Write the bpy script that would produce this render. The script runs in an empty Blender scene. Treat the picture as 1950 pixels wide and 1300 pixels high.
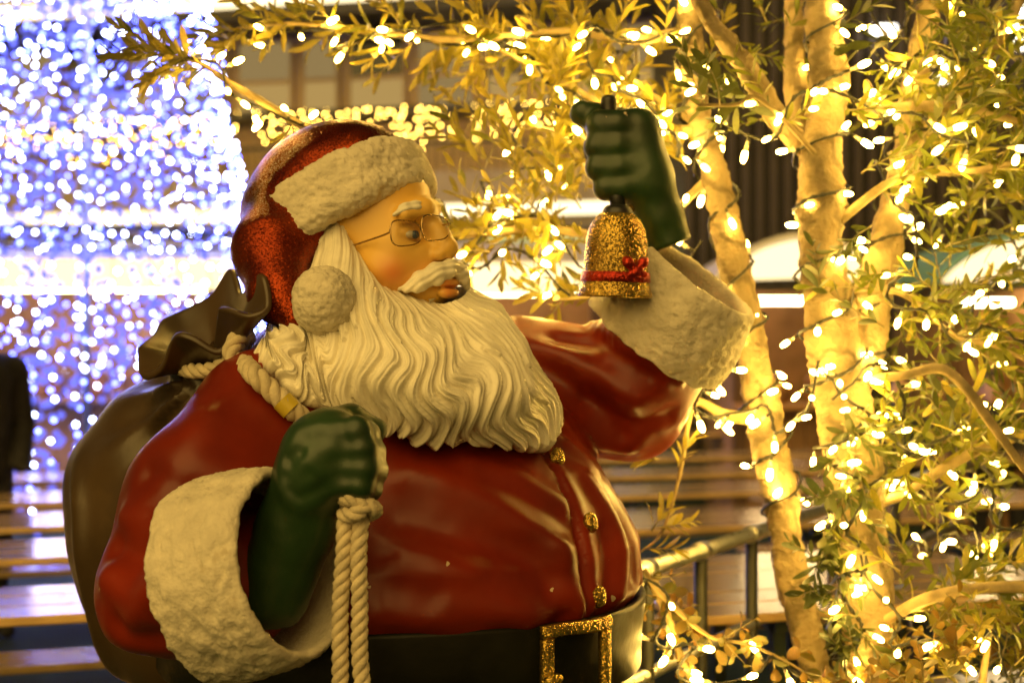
import bpy, math, random
import numpy as np
from mathutils import Vector, Matrix, Quaternion

rnd = random.Random(7)
nrng = np.random.default_rng(11)
SC = bpy.context.scene
COL = SC.collection

# ------------------------------------------------------------------ camera, sky, light, exposure
CAM_D, CAM_H = 2.7, 1.55
cam = bpy.data.cameras.new('camera')
cam_o = bpy.data.objects.new('camera', cam)
COL.objects.link(cam_o)
cam_o.location = (0, -CAM_D, CAM_H)
cam_o.rotation_euler = (math.pi / 2, 0, 0)
cam.sensor_width = 36
cam.lens = 36 * CAM_D / 1.95
cam.clip_end = 500
cam.dof.use_dof = True
cam.dof.focus_distance = 2.45
cam.dof.aperture_fstop = 2.9
SC.camera = cam_o

SUN_EL, SUN_AZ = math.radians(36), math.radians(-28)    # soft warm light of the square, from the front left
world = bpy.data.worlds.new('World')
SC.world = world
world.use_nodes = True
wn = world.node_tree.nodes
wl = world.node_tree.links
bg = wn['Background']
sky = wn.new('ShaderNodeTexSky')
sky.sky_type = 'NISHITA'
sky.sun_disc = False
sky.sun_elevation = SUN_EL
sky.sun_rotation = math.pi + SUN_AZ
warm = wn.new('ShaderNodeMix')
warm.data_type = 'RGBA'
warm.blend_type = 'MULTIPLY'
warm.inputs[0].default_value = 1.0
warm.inputs[7].default_value = (1.0, 0.50, 0.14, 1)       # city glow under the night sky
wl.new(sky.outputs[0], warm.inputs[6])
wl.new(warm.outputs[2], bg.inputs[0])
bg.inputs[1].default_value = 0.022

sun = bpy.data.lights.new('sun', 'SUN')
sun.energy = 2.2
sun.angle = math.radians(75)
sun.color = (1.0, 0.64, 0.16)
sun_o = bpy.data.objects.new('sun', sun)
COL.objects.link(sun_o)
_d = Vector((math.sin(SUN_AZ) * math.cos(SUN_EL), -math.cos(SUN_AZ) * math.cos(SUN_EL), math.sin(SUN_EL)))
sun_o.rotation_euler = _d.to_track_quat('Z', 'Y').to_euler()
sun_o.location = (-3, -4, 6)

SC.view_settings.view_transform = 'Standard'
SC.view_settings.look = 'None'
SC.view_settings.exposure = 0.42
SC.view_settings.gamma = 1.0
SC.view_settings.use_curve_mapping = False
cy = SC.cycles
cy.use_denoising = True
try:
    cy.denoiser = 'OPENIMAGEDENOISE'
except Exception:
    pass
cy.use_light_tree = True
cy.max_bounces = 6
cy.diffuse_bounces = 3
cy.glossy_bounces = 3
cy.transmission_bounces = 5
cy.transparent_max_bounces = 12
cy.sample_clamp_indirect = 4.0
cy.caustics_reflective = False
cy.caustics_refractive = False

# ------------------------------------------------------------------ helpers
def P(px, py, y):
    """point at depth y that stands behind photo position px, py (1950 x 1300)"""
    k = (CAM_D + y) / CAM_D / 1000.0
    return np.array([(px - 975) * k, y, CAM_H + (650 - py) * k])

def PV(px, py, y):
    return Vector(P(px, py, y))

def PIX(p):
    k = CAM_D / (CAM_D + p[1]) * 1000.0
    return 975 + p[0] * k, 650 - (p[2] - CAM_H) * k

def mesh_obj(name, verts, faces, mat=None, parent=None, smooth=True, mats=None, mat_idx=None):
    me = bpy.data.meshes.new(name)
    verts = np.asarray(verts, dtype=np.float32)
    if isinstance(faces, np.ndarray):
        n, k = faces.shape
        me.vertices.add(len(verts))
        me.vertices.foreach_set('co', verts.ravel())
        me.loops.add(n * k)
        me.loops.foreach_set('vertex_index', faces.astype(np.int32).ravel())
        me.polygons.add(n)
        me.polygons.foreach_set('loop_start', np.arange(0, n * k, k, dtype=np.int32))
        me.update(calc_edges=True)
    else:
        me.from_pydata([tuple(map(float, v)) for v in verts], [], faces)
        me.update()
    if smooth:
        me.polygons.foreach_set('use_smooth', np.ones(len(me.polygons), dtype=bool))
    for m in (mats or ([mat] if mat else [])):
        me.materials.append(m)
    if mat_idx is not None:
        me.polygons.foreach_set('material_index', np.asarray(mat_idx, dtype=np.int32))
    me.validate()
    return link(name, me, parent)

def link(name, me, parent=None):
    o = bpy.data.objects.new(name, me)
    COL.objects.link(o)
    if parent is not None:
        o.parent = parent
        o.matrix_parent_inverse = Matrix.Translation(parent_world(parent)).inverted() if parent.type == 'EMPTY' else Matrix()
    return o

def parent_world(e):
    v = e.location.copy()
    return v

def thing(name, label, cat, loc=(0, 0, 0), group=None):
    o = bpy.data.objects.new(name, None)
    o.empty_display_size = 0.1
    COL.objects.link(o)
    o.location = loc
    return tag(o, label, cat, group)

def tag(o, label, cat, group=None):
    o['label'] = label
    o['category'] = cat
    if group:
        o['group'] = group
    return o

class MB:
    """collects boxes, tubes and lathes into one mesh"""
    def __init__(s):
        s.v, s.f, s.m = [], [], []
    def add(s, verts, faces, mi=0):
        b = len(s.v)
        s.v.extend([tuple(map(float, q)) for q in verts])
        s.f.extend([tuple(b + i for i in f) for f in faces])
        s.m.extend([mi] * len(faces))
    def box(s, c, size, M=None, mi=0, bev=0.0):
        x, y, z = [q / 2 for q in size]
        b = min(bev, x * .9, y * .9, z * .9)
        if b <= 0:
            vs = [(sx * x, sy * y, sz * z) for sx in (-1, 1) for sy in (-1, 1) for sz in (-1, 1)]
            fs = [(0, 1, 3, 2), (4, 6, 7, 5), (0, 4, 5, 1), (2, 3, 7, 6), (0, 2, 6, 4), (1, 5, 7, 3)]
        else:
            vs, fs = [], []
            idx = {}
            for sx in (-1, 1):
                for sy in (-1, 1):
                    for sz in (-1, 1):
                        for a in range(3):
                            q = [sx * (x - b), sy * (y - b), sz * (z - b)]
                            q[a] = (sx * x, sy * y, sz * z)[a]
                            idx[(sx, sy, sz, a)] = len(vs)
                            vs.append(tuple(q))
            for a in range(3):
                o1, o2 = (a + 1) % 3, (a + 2) % 3
                for sg in (-1, 1):
                    loop = []
                    for (p, q) in ((-1, -1), (1, -1), (1, 1), (-1, 1)):
                        k = [0, 0, 0]
                        k[a], k[o1], k[o2] = sg, p, q
                        loop.append(idx[(*k, a)])
                    fs.append(tuple(loop if sg > 0 else loop[::-1]))
            for a in range(3):
                o1, o2 = (a + 1) % 3, (a + 2) % 3
                for p in (-1, 1):
                    for q in (-1, 1):
                        k0, k1 = [0] * 3, [0] * 3
                        k0[a], k1[a] = -1, 1
                        k0[o1] = k1[o1] = p
                        k0[o2] = k1[o2] = q
                        l = [idx[(*k0, o1)], idx[(*k1, o1)], idx[(*k1, o2)], idx[(*k0, o2)]]
                        fs.append(tuple(l if p * q < 0 else l[::-1]))
            for sx in (-1, 1):
                for sy in (-1, 1):
                    for sz in (-1, 1):
                        l = [idx[(sx, sy, sz, a)] for a in range(3)]
                        fs.append(tuple(l if sx * sy * sz > 0 else l[::-1]))
        c = Vector(c)
        out = []
        for q in vs:
            q = Vector(q)
            if M is not None:
                q = M @ q
            out.append(q + c)
        s.add(out, fs, mi)
        return s
    def tube(s, pts, rad, n=8, mi=0, caps=True):
        v, f = tube_arrays(pts, rad, n, caps)
        s.add(v, f, mi)
        return s
    def lathe(s, c, prof, n=20, axis=(0, 0, 1), mi=0):
        ax = Vector(axis).normalized()
        q = Vector((0, 0, 1)).rotation_difference(ax).to_matrix()
        vs, fs = [], []
        for (r, z) in prof:
            for i in range(n):
                a = 2 * math.pi * i / n
                vs.append(q @ Vector((r * math.cos(a), r * math.sin(a), z)) + Vector(c))
        for j in range(len(prof) - 1):
            for i in range(n):
                fs.append((j * n + i, j * n + (i + 1) % n, (j + 1) * n + (i + 1) % n, (j + 1) * n + i))
        s.add(vs, fs, mi)
        return s
    def build(s, name, mat=None, parent=None, smooth=False, mats=None):
        return mesh_obj(name, s.v, s.f, mat, parent, smooth, mats, s.m if mats else None)

def catmull(pts, n):
    pts = np.asarray(pts, dtype=float)
    m = len(pts)
    if m == 2:
        t = np.linspace(0, 1, n)[:, None]
        return pts[0] * (1 - t) + pts[1] * t
    ext = np.vstack([2 * pts[0] - pts[1], pts, 2 * pts[-1] - pts[-2]])
    u = np.linspace(0, m - 1, n)
    i = np.minimum(u.astype(int), m - 2)
    t = (u - i)[:, None]
    p0, p1, p2, p3 = ext[i], ext[i + 1], ext[i + 2], ext[i + 3]
    return .5 * (2 * p1 + (p2 - p0) * t + (2 * p0 - 5 * p1 + 4 * p2 - p3) * t * t + (3 * p1 - p0 - 3 * p2 + p3) * t ** 3)

def frames(pts):
    pts = np.asarray(pts, dtype=float)
    T = np.gradient(pts, axis=0)
    T /= np.linalg.norm(T, axis=1)[:, None] + 1e-12
    N = np.zeros_like(T)
    a = np.array([0, 0, 1.0]) if abs(T[0][2]) < .8 else np.array([1.0, 0, 0])
    n = np.cross(T[0], a)
    n /= np.linalg.norm(n)
    for i in range(len(pts)):
        n = n - T[i] * n.dot(T[i])
        n /= np.linalg.norm(n) + 1e-12
        N[i] = n
    B = np.cross(T, N)
    return T, N, B

def tube_arrays(pts, rad, n=8, caps=True, disp=None):
    pts = np.asarray(pts, dtype=float)
    m = len(pts)
    rad = np.broadcast_to(np.asarray(rad, dtype=float), (m,))
    T, N, B = frames(pts)
    a = np.arange(n) * 2 * math.pi / n
    R = rad[:, None] * np.ones((1, n))
    if disp is not None:
        R = R + disp
    V = pts[:, None, :] + R[..., None] * (np.cos(a)[None, :, None] * N[:, None, :] + np.sin(a)[None, :, None] * B[:, None, :])
    V = V.reshape(-1, 3)
    F = []
    for j in range(m - 1):
        for i in range(n):
            F.append((j * n + i, j * n + (i + 1) % n, (j + 1) * n + (i + 1) % n, (j + 1) * n + i))
    if caps:
        F.append(tuple(range(n))[::-1])
        F.append(tuple((m - 1) * n + i for i in range(n)))
    return V, F

# value noise -------------------------------------------------------
_perm = nrng.permutation(512)
_val = nrng.random(512) * 2 - 1
def vnoise(p, freq, seed=0):
    q = np.asarray(p, dtype=np.float64) * freq + seed * 17.31
    i = np.floor(q).astype(np.int64)
    f = q - i
    f = f * f * f * (f * (f * 6 - 15) + 10)
    def h(dx, dy, dz):
        return _val[_perm[(_perm[(_perm[(i[..., 0] + dx) & 511] + i[..., 1] + dy) & 511] + i[..., 2] + dz) & 511]]
    x, y, z = f[..., 0], f[..., 1], f[..., 2]
    c00 = h(0, 0, 0) * (1 - x) + h(1, 0, 0) * x
    c10 = h(0, 1, 0) * (1 - x) + h(1, 1, 0) * x
    c01 = h(0, 0, 1) * (1 - x) + h(1, 0, 1) * x
    c11 = h(0, 1, 1) * (1 - x) + h(1, 1, 1) * x
    return (c00 * (1 - y) + c10 * y) * (1 - z) + (c01 * (1 - y) + c11 * y) * z

def fbm(p, freq, octv=3, seed=0):
    s, a, t = 0, 1.0, 0
    for o in range(octv):
        s = s + a * vnoise(p, freq * 2 ** o, seed + o * 3)
        t += a
        a *= .5
    return s / t

# signed distance shapes, meshed by surface nets ------------------------
def rcone(p, a, b, ra, rb):
    a, b = np.asarray(a, dtype=float), np.asarray(b, dtype=float)
    ab = b - a
    h = np.clip(((p - a) @ ab) / (ab @ ab), 0, 1)
    return np.linalg.norm(p - a - h[:, None] * ab, axis=1) - (ra + (rb - ra) * h)

def chain(p, pts, rads, k=0.02):
    d = None
    for i in range(len(pts) - 1):
        e = rcone(p, pts[i], pts[i + 1], rads[i], rads[i + 1])
        d = e if d is None else smin(d, e, k)
    return d

def ell(p, c, r, ax=None):
    q = p - np.asarray(c, dtype=float)
    if ax is not None:
        q = q @ np.asarray(ax, dtype=float).T
    r = np.asarray(r, dtype=float)
    k0 = np.linalg.norm(q / r, axis=1)
    k1 = np.linalg.norm(q / (r * r), axis=1) + 1e-9
    return k0 * (k0 - 1) / k1

def smin(a, b, k):
    h = np.clip(.5 + .5 * (b - a) / k, 0, 1)
    return b * (1 - h) + a * h - k * h * (1 - h)

def smax(a, b, k):
    return -smin(-a, -b, k)

def nets(f, lo, hi, h, project=True):
    lo, hi = np.asarray(lo, float), np.asarray(hi, float)
    ax = [np.arange(lo[i], hi[i] + h, h) for i in range(3)]
    sh = tuple(len(a) for a in ax)
    G = np.stack(np.meshgrid(*ax, indexing='ij'), -1).reshape(-1, 3)
    V = np.empty(len(G))
    for s in range(0, len(G), 400000):
        V[s:s + 400000] = f(G[s:s + 400000])
    del G
    V = V.reshape(sh)
    S = V < 0
    cnt = np.zeros(tuple(q - 1 for q in sh), np.int8)
    for dx in (0, 1):
        for dy in (0, 1):
            for dz in (0, 1):
                cnt += S[dx:sh[0] - 1 + dx, dy:sh[1] - 1 + dy, dz:sh[2] - 1 + dz]
    act = (cnt > 0) & (cnt < 8)
    idx = np.argwhere(act)
    vid = -np.ones(act.shape, np.int64)
    vid[act] = np.arange(len(idx))
    pos = np.zeros((len(idx), 3))
    num = np.zeros(len(idx))
    cs = [(x, y, z) for x in (0, 1) for y in (0, 1) for z in (0, 1)]
    for a in cs:
        for b in cs:
            if sum(b) - sum(a) == 1 and all(b[i] >= a[i] for i in range(3)):
                va = V[idx[:, 0] + a[0], idx[:, 1] + a[1], idx[:, 2] + a[2]]
                vb = V[idx[:, 0] + b[0], idx[:, 1] + b[1], idx[:, 2] + b[2]]
                m = (va < 0) != (vb < 0)
                t = np.where(m, va / np.where(m, va - vb, 1), 0)
                q = np.array(a) + t[:, None] * (np.array(b) - np.array(a))
                pos += q * m[:, None]
                num += m
    verts = lo + h * (idx + pos / num[:, None])
    if project:
        for _ in range(2):
            d = f(verts)
            e = h * .4
            g = np.stack([f(verts + np.eye(3)[i] * e) - f(verts - np.eye(3)[i] * e) for i in range(3)], 1) / (2 * e)
            n2 = (g * g).sum(1) + 1e-6
            step = np.clip(d / n2, -h * .6, h * .6)
            verts = verts - g * step[:, None]
    quads = []
    for a in range(3):
        o1, o2 = (a + 1) % 3, (a + 2) % 3
        sl0 = [slice(None)] * 3
        sl1 = [slice(None)] * 3
        sl0[a] = slice(0, -1)
        sl1[a] = slice(1, None)
        s0, s1 = S[tuple(sl0)], S[tuple(sl1)]
        e = np.argwhere(s0 != s1)
        ok = (e[:, o1] > 0) & (e[:, o2] > 0) & (e[:, o1] < sh[o1] - 1) & (e[:, o2] < sh[o2] - 1)
        e = e[ok]
        flip = S[e[:, 0], e[:, 1], e[:, 2]]
        def c(d1, d2):
            q = e.copy()
            q[:, o1] -= d1
            q[:, o2] -= d2
            return vid[q[:, 0], q[:, 1], q[:, 2]]
        Q = np.stack([c(1, 1), c(0, 1), c(0, 0), c(1, 0)], 1)
        Q[~flip] = Q[~flip][:, ::-1]
        quads.append(Q)
    return verts, np.concatenate(quads)

def normals_of(v, f):
    n = np.zeros_like(v)
    fn = np.cross(v[f[:, 2]] - v[f[:, 0]], v[f[:, 3]] - v[f[:, 1]])
    for k in range(4):
        for j in range(3):
            n[:, j] += np.bincount(f[:, k], fn[:, j], len(v))
    return n / (np.linalg.norm(n, axis=1)[:, None] + 1e-12)

# ------------------------------------------------------------------ materials
def new_mat(name):
    m = bpy.data.materials.new(name)
    m.use_nodes = True
    nt = m.node_tree
    return m, nt.nodes, nt.links, nt.nodes['Principled BSDF']

def pm(name, base, rough=.5, metal=0, var=.12, vscale=6, bump=0, bscale=60, coat=0, dark=None, detail=5, rvar=.1,
       subsurf=0, spec=.5, dist=.01, dirt=None, chips=None):
    m, N, L, b = new_mat(name)
    tc = N.new('ShaderNodeTexCoord')
    nz = N.new('ShaderNodeTexNoise')
    nz.inputs['Scale'].default_value = vscale
    nz.inputs['Detail'].default_value = detail
    L.new(tc.outputs['Object'], nz.inputs['Vector'])
    rp = N.new('ShaderNodeValToRGB')
    rp.color_ramp.elements[0].position = .3
    rp.color_ramp.elements[1].position = .72
    d = dark or tuple(c * (1 - var * 1.6) for c in base)
    rp.color_ramp.elements[0].color = (*d, 1)
    rp.color_ramp.elements[1].color = (*[min(1, c * (1 + var)) for c in base], 1)
    L.new(nz.outputs['Fac'], rp.inputs['Fac'])
    colour = rp.outputs['Color']
    if dirt:                                            # dirt = (colour, scale, amount)
        n3 = N.new('ShaderNodeTexNoise')
        n3.inputs['Scale'].default_value = dirt[1]
        n3.inputs['Detail'].default_value = 8
        n3.inputs['Roughness'].default_value = .7
        L.new(tc.outputs['Object'], n3.inputs['Vector'])
        r3 = N.new('ShaderNodeMapRange')
        r3.inputs[1].default_value = .58
        r3.inputs[2].default_value = .75
        r3.inputs[4].default_value = dirt[2]
        L.new(n3.outputs['Fac'], r3.inputs[0])
        mx = N.new('ShaderNodeMix')
        mx.data_type = 'RGBA'
        L.new(r3.outputs[0], mx.inputs[0])
        L.new(colour, mx.inputs[6])
        mx.inputs[7].default_value = (*dirt[0], 1)
        colour = mx.outputs[2]
    if chips:                                           # flaked paint showing the pale ground coat
        n4 = N.new('ShaderNodeTexNoise')
        n4.inputs['Scale'].default_value = chips[0]
        n4.inputs['Detail'].default_value = 3
        L.new(tc.outputs['Object'], n4.inputs['Vector'])
        r4 = N.new('ShaderNodeMath')
        r4.operation = 'GREATER_THAN'
        r4.inputs[1].default_value = chips[1]
        L.new(n4.outputs['Fac'], r4.inputs[0])
        m4 = N.new('ShaderNodeMix')
        m4.data_type = 'RGBA'
        L.new(r4.outputs[0], m4.inputs[0])
        L.new(colour, m4.inputs[6])
        m4.inputs[7].default_value = (.55, .42, .28, 1)
        colour = m4.outputs[2]
    L.new(colour, b.inputs['Base Color'])
    mr = N.new('ShaderNodeMapRange')
    mr.inputs[3].default_value = max(.02, rough - rvar)
    mr.inputs[4].default_value = min(1, rough + rvar)
    n2 = N.new('ShaderNodeTexNoise')
    n2.inputs['Scale'].default_value = vscale * 3.1
    n2.inputs['Detail'].default_value = 6
    L.new(tc.outputs['Object'], n2.inputs['Vector'])
    L.new(n2.outputs['Fac'], mr.inputs[0])
    L.new(mr.outputs[0], b.inputs['Roughness'])
    b.inputs['Metallic'].default_value = metal
    b.inputs['Coat Weight'].default_value = coat
    b.inputs['Coat Roughness'].default_value = .18
    b.inputs['Specular IOR Level'].default_value = spec
    if subsurf:
        b.inputs['Subsurface Weight'].default_value = subsurf
        b.inputs['Subsurface Radius'].default_value = (.02, .012, .006)
        b.inputs['Subsurface Scale'].default_value = .5
    if bump:
        nb = N.new('ShaderNodeTexNoise')
        nb.inputs['Scale'].default_value = bscale
        nb.inputs['Detail'].default_value = 6
        L.new(tc.outputs['Object'], nb.inputs['Vector'])
        bp = N.new('ShaderNodeBump')
        bp.inputs['Strength'].default_value = bump
        bp.inputs['Distance'].default_value = dist
        L.new(nb.outputs['Fac'], bp.inputs['Height'])
        L.new(bp.outputs['Normal'], b.inputs['Normal'])
    return m

def glitter(name, base, dark, scale=420, amount=.9, rough=.28, sparse=.3):
    m, N, L, b = new_mat(name)
    tc = N.new('ShaderNodeTexCoord')
    vo = N.new('ShaderNodeTexVoronoi')
    vo.inputs['Scale'].default_value = scale
    L.new(tc.outputs['Object'], vo.inputs['Vector'])
    sub = N.new('ShaderNodeVectorMath')
    sub.operation = 'SUBTRACT'
    sub.inputs[1].default_value = (.5, .5, .5)
    L.new(vo.outputs['Color'], sub.inputs[0])
    sc = N.new('ShaderNodeVectorMath')
    sc.operation = 'SCALE'
    sc.inputs['Scale'].default_value = amount
    L.new(sub.outputs[0], sc.inputs[0])
    sx = N.new('ShaderNodeSeparateXYZ')
    L.new(vo.outputs['Color'], sx.inputs[0])
    gt = N.new('ShaderNodeMath')
    gt.operation = 'GREATER_THAN'
    gt.inputs[1].default_value = sparse
    L.new(sx.outputs[1], gt.inputs[0])
    ml = N.new('ShaderNodeMath')
    ml.operation = 'MULTIPLY_ADD'
    ml.inputs[1].default_value = amount * .75
    ml.inputs[2].default_value = amount * .25
    L.new(gt.outputs[0], ml.inputs[0])
    L.new(ml.outputs[0], sc.inputs['Scale'])
    ge = N.new('ShaderNodeNewGeometry')
    ad = N.new('ShaderNodeVectorMath')
    ad.operation = 'ADD'
    L.new(ge.outputs['Normal'], ad.inputs[0])
    L.new(sc.outputs[0], ad.inputs[1])
    no = N.new('ShaderNodeVectorMath')
    no.operation = 'NORMALIZE'
    L.new(ad.outputs[0], no.inputs[0])
    L.new(no.outputs[0], b.inputs['Normal'])
    nz = N.new('ShaderNodeTexNoise')
    nz.inputs['Scale'].default_value = 14
    nz.inputs['Detail'].default_value = 6
    L.new(tc.outputs['Object'], nz.inputs['Vector'])
    rp = N.new('ShaderNodeValToRGB')
    rp.color_ramp.elements[0].position = .35
    rp.color_ramp.elements[1].position = .65
    rp.color_ramp.elements[0].color = (*dark, 1)
    rp.color_ramp.elements[1].color = (*base, 1)
    L.new(nz.outputs['Fac'], rp.inputs['Fac'])
    L.new(rp.outputs['Color'], b.inputs['Base Color'])
    b.inputs['Metallic'].default_value = .85
    b.inputs['Roughness'].default_value = rough
    return m

def emit(name, col, strength):
    m, N, L, b = new_mat(name)
    N.remove(b)
    e = N.new('ShaderNodeEmission')
    e.inputs[0].default_value = (*col, 1)
    e.inputs[1].default_value = strength
    L.new(e.outputs[0], N['Material Output'].inputs[0])
    return m

M = {}
M['coat'] = pm('coat_paint', (.19, .0165, .003), .34, var=.25, vscale=5, coat=.0, spec=.32, rvar=.07, bump=.05, bscale=22, dirt=((.11, .018, .006), 4, .6), chips=(24, .742))
M['glove'] = pm('glove_paint', (.015, .042, .011), .44, var=.3, vscale=9, coat=.15, bump=.06, bscale=40, dirt=((.035, .055, .02), 14, .25), chips=(40, .745))
M['fur'] = pm('fur_plaster', (.66, .60, .47), .75, var=.10, vscale=25, bump=.5, bscale=150, dist=.006, dirt=((.33, .25, .13), 22, .65))
M['beard'] = pm('beard_paint', (.82, .77, .63), .40, var=.08, vscale=18, coat=.15, bump=.12, bscale=160, dist=.004, dirt=((.5, .4, .22), 16, .35))
M['hat'] = glitter('hat_glitter', (.34, .046, .008), (.13, .012, .004), 640, 1.1, .32, .55)
M['gold'] = glitter('gold_glitter', (.62, .42, .08), (.30, .19, .04), 480, 1.1, .25)
M['ribbon'] = glitter('ribbon_glitter', (.45, .04, .02), (.3, .02, .012), 480, .8, .3)
M['sack'] = pm('sack_paint', (.062, .036, .014), .36, var=.35, vscale=4, coat=.15, bump=.10, bscale=18, dirt=((.11, .065, .022), 6, .5))
M['belt'] = pm('belt_paint', (.011, .011, .006), .42, spec=.2, var=.3, vscale=12, bump=.08, bscale=60)
M['rope'] = pm('rope_fibre', (.62, .53, .36), .8, var=.15, vscale=40, bump=.5, bscale=300, dist=.004)
M['black'] = pm('black_paint', (.012, .012, .012), .35, var=.2)
M['boot'] = pm('boot_paint', (.015, .013, .012), .3, var=.2)
M['wire'] = pm('cable_rubber', (.012, .012, .008), .45, var=.2, vscale=30)
M['frame_gold'] = pm('spectacle_wire', (.55, .38, .16), .25, metal=1, var=.1)
M['wrap'] = pm('trunk_wrap', (.29, .22, .11), .85, var=.22, vscale=14, bump=.8, bscale=90, dist=.012, dirt=((.15, .10, .04), 9, .8))
def add_bands(m, scale, dist, dark):
    N, L = m.node_tree.nodes, m.node_tree.links
    b = N['Principled BSDF']
    src = b.inputs['Base Color'].links[0].from_socket
    tc = N.new('ShaderNodeTexCoord')
    wv = N.new('ShaderNodeTexWave')
    wv.bands_direction = 'DIAGONAL'
    wv.inputs['Scale'].default_value = scale
    wv.inputs['Distortion'].default_value = dist
    wv.inputs['Detail'].default_value = 3
    wv.inputs['Detail Scale'].default_value = 1.6
    L.new(tc.outputs['Object'], wv.inputs['Vector'])
    mr = N.new('ShaderNodeMapRange')
    mr.inputs[1].default_value = .0
    mr.inputs[2].default_value = .22
    mr.inputs[3].default_value = dark
    mr.inputs[4].default_value = 1
    L.new(wv.outputs['Fac'], mr.inputs[0])
    mx = N.new('ShaderNodeMix')
    mx.data_type = 'RGBA'
    mx.blend_type = 'MULTIPLY'
    mx.inputs[0].default_value = 1
    L.new(src, mx.inputs[6])
    L.new(mr.outputs[0], mx.inputs[7])
    L.new(mx.outputs[2], b.inputs['Base Color'])
add_bands(M['wrap'], 3.0, 13.0, .55)
M['bark'] = pm('branch_bark', (.34, .26, .12), .8, var=.3, vscale=25, bump=.4, bscale=120, dist=.004)
M['twig'] = pm('twig_bark', (.26, .22, .09), .7, var=.3, vscale=25)
M['steel'] = pm('rail_steel', (.8, .8, .78), .3, metal=.9, var=.12, vscale=12)
M['steel_dark'] = pm('post_steel', (.05, .05, .045), .45, metal=.6, var=.25)
M['wood'] = pm('table_wood', (.58, .40, .20), .16, rvar=.06, var=.2, vscale=5, coat=1.0)
M['frame'] = pm('table_leg_paint', (.02, .035, .03), .45, var=.2)
M['turf'] = pm('turf', (.02, .05, .03), .95, var=.4, vscale=2, bump=.6, bscale=90, detail=8)
def bulb_mat():
    m = emit('bulb_glow', (1.0, .60, .105), 100)
    N, L = m.node_tree.nodes, m.node_tree.links
    oi = N.new('ShaderNodeObjectInfo')
    mr = N.new('ShaderNodeMapRange')
    mr.inputs[3].default_value = 35
    mr.inputs[4].default_value = 190
    L.new(oi.outputs['Random'], mr.inputs[0])
    L.new(mr.outputs[0], N['Emission'].inputs[1])
    return m
M['bulb'] = bulb_mat()
M['bulb_stem'] = emit('bulb_stem_glow', (1.0, .58, .09), 1.6)  # clear stem made to emit, for a yellow fringe of glow by the tip
M['white_led'] = emit('led_white', (.52, .60, 1.0), 32)
M['blue_led'] = emit('led_blue', (.085, .115, 1.0), 24)
M['warm_led'] = emit('led_warm', (1.0, .60, .10), 26)

def skin_mat():
    m, N, L, b = new_mat('face_paint')
    at = N.new('ShaderNodeVertexColor')
    at.layer_name = 'Col'
    L.new(at.outputs[0], b.inputs['Base Color'])
    b.inputs['Roughness'].default_value = .42
    b.inputs['Coat Weight'].default_value = .1
    b.inputs['Subsurface Weight'].default_value = .0
    return m
M['skin'] = skin_mat()

def clear_mat():
    m, N, L, b = new_mat('clear_plastic')
    N.remove(b)
    t = N.new('ShaderNodeBsdfTransparent')
    t.inputs[0].default_value = (1, .97, .9, 1)
    g = N.new('ShaderNodeBsdfGlossy')
    g.inputs['Roughness'].default_value = .08
    d = N.new('ShaderNodeBsdfTranslucent')
    d.inputs[0].default_value = (.9, .85, .6, 1)
    lw = N.new('ShaderNodeLayerWeight')
    lw.inputs[0].default_value = .35
    m1 = N.new('ShaderNodeMixShader')
    L.new(lw.outputs['Facing'], m1.inputs[0])
    L.new(t.outputs[0], m1.inputs[1])
    L.new(g.outputs[0], m1.inputs[2])
    m2 = N.new('ShaderNodeMixShader')
    m2.inputs[0].default_value = .45
    L.new(m1.outputs[0], m2.inputs[1])
    L.new(d.outputs[0], m2.inputs[2])
    L.new(m2.outputs[0], N['Material Output'].inputs[0])
    return m
M['clear'] = clear_mat()

def lens_mat():
    m, N, L, b = new_mat('lens_glass')
    N.remove(b)
    t = N.new('ShaderNodeBsdfTransparent')
    g = N.new('ShaderNodeBsdfGlossy')
    g.inputs['Roughness'].default_value = .02
    mx = N.new('ShaderNodeMixShader')
    mx.inputs[0].default_value = .14
    L.new(t.outputs[0], mx.inputs[1])
    L.new(g.outputs[0], mx.inputs[2])
    L.new(mx.outputs[0], N['Material Output'].inputs[0])
    return m
M['lens'] = lens_mat()

def leaf_mat(name, a, b_, trans=.4):
    m, N, L, b = new_mat(name)
    oi = N.new('ShaderNodeObjectInfo')
    tc = N.new('ShaderNodeTexCoord')
    nz = N.new('ShaderNodeTexNoise')
    nz.inputs['Scale'].default_value = 9
    L.new(tc.outputs['Object'], nz.inputs['Vector'])
    ad = N.new('ShaderNodeMath')
    ad.operation = 'ADD'
    L.new(nz.outputs['Fac'], ad.inputs[0])
    L.new(oi.outputs['Random'], ad.inputs[1])
    hf = N.new('ShaderNodeMath')
    hf.operation = 'MULTIPLY'
    hf.inputs[1].default_value = .5
    L.new(ad.outputs[0], hf.inputs[0])
    rp = N.new('ShaderNodeValToRGB')
    rp.color_ramp.elements[0].position = .2
    rp.color_ramp.elements[1].position = .8
    rp.color_ramp.elements[0].color = (*a, 1)
    rp.color_ramp.elements[1].color = (*b_, 1)
    L.new(hf.outputs[0], rp.inputs['Fac'])
    L.new(rp.outputs['Color'], b.inputs['Base Color'])
    b.inputs['Roughness'].default_value = .42
    tr = N.new('ShaderNodeBsdfTranslucent')
    L.new(rp.outputs['Color'], tr.inputs[0])
    mx = N.new('ShaderNodeMixShader')
    mx.inputs[0].default_value = trans
    L.new(b.outputs[0], mx.inputs[1])
    L.new(tr.outputs[0], mx.inputs[2])
    L.new(mx.outputs[0], N['Material Output'].inputs[0])
    return m
M['leaf'] = leaf_mat('olive_leaf', (.12, .145, .018), (.42, .34, .055), .5)
M['leaf_dark'] = leaf_mat('dark_leaf', (.05, .07, .018), (.12, .13, .035), .25)
M['ivy'] = leaf_mat('ivy_leaf', (.10, .12, .025), (.26, .13, .03))
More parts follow.
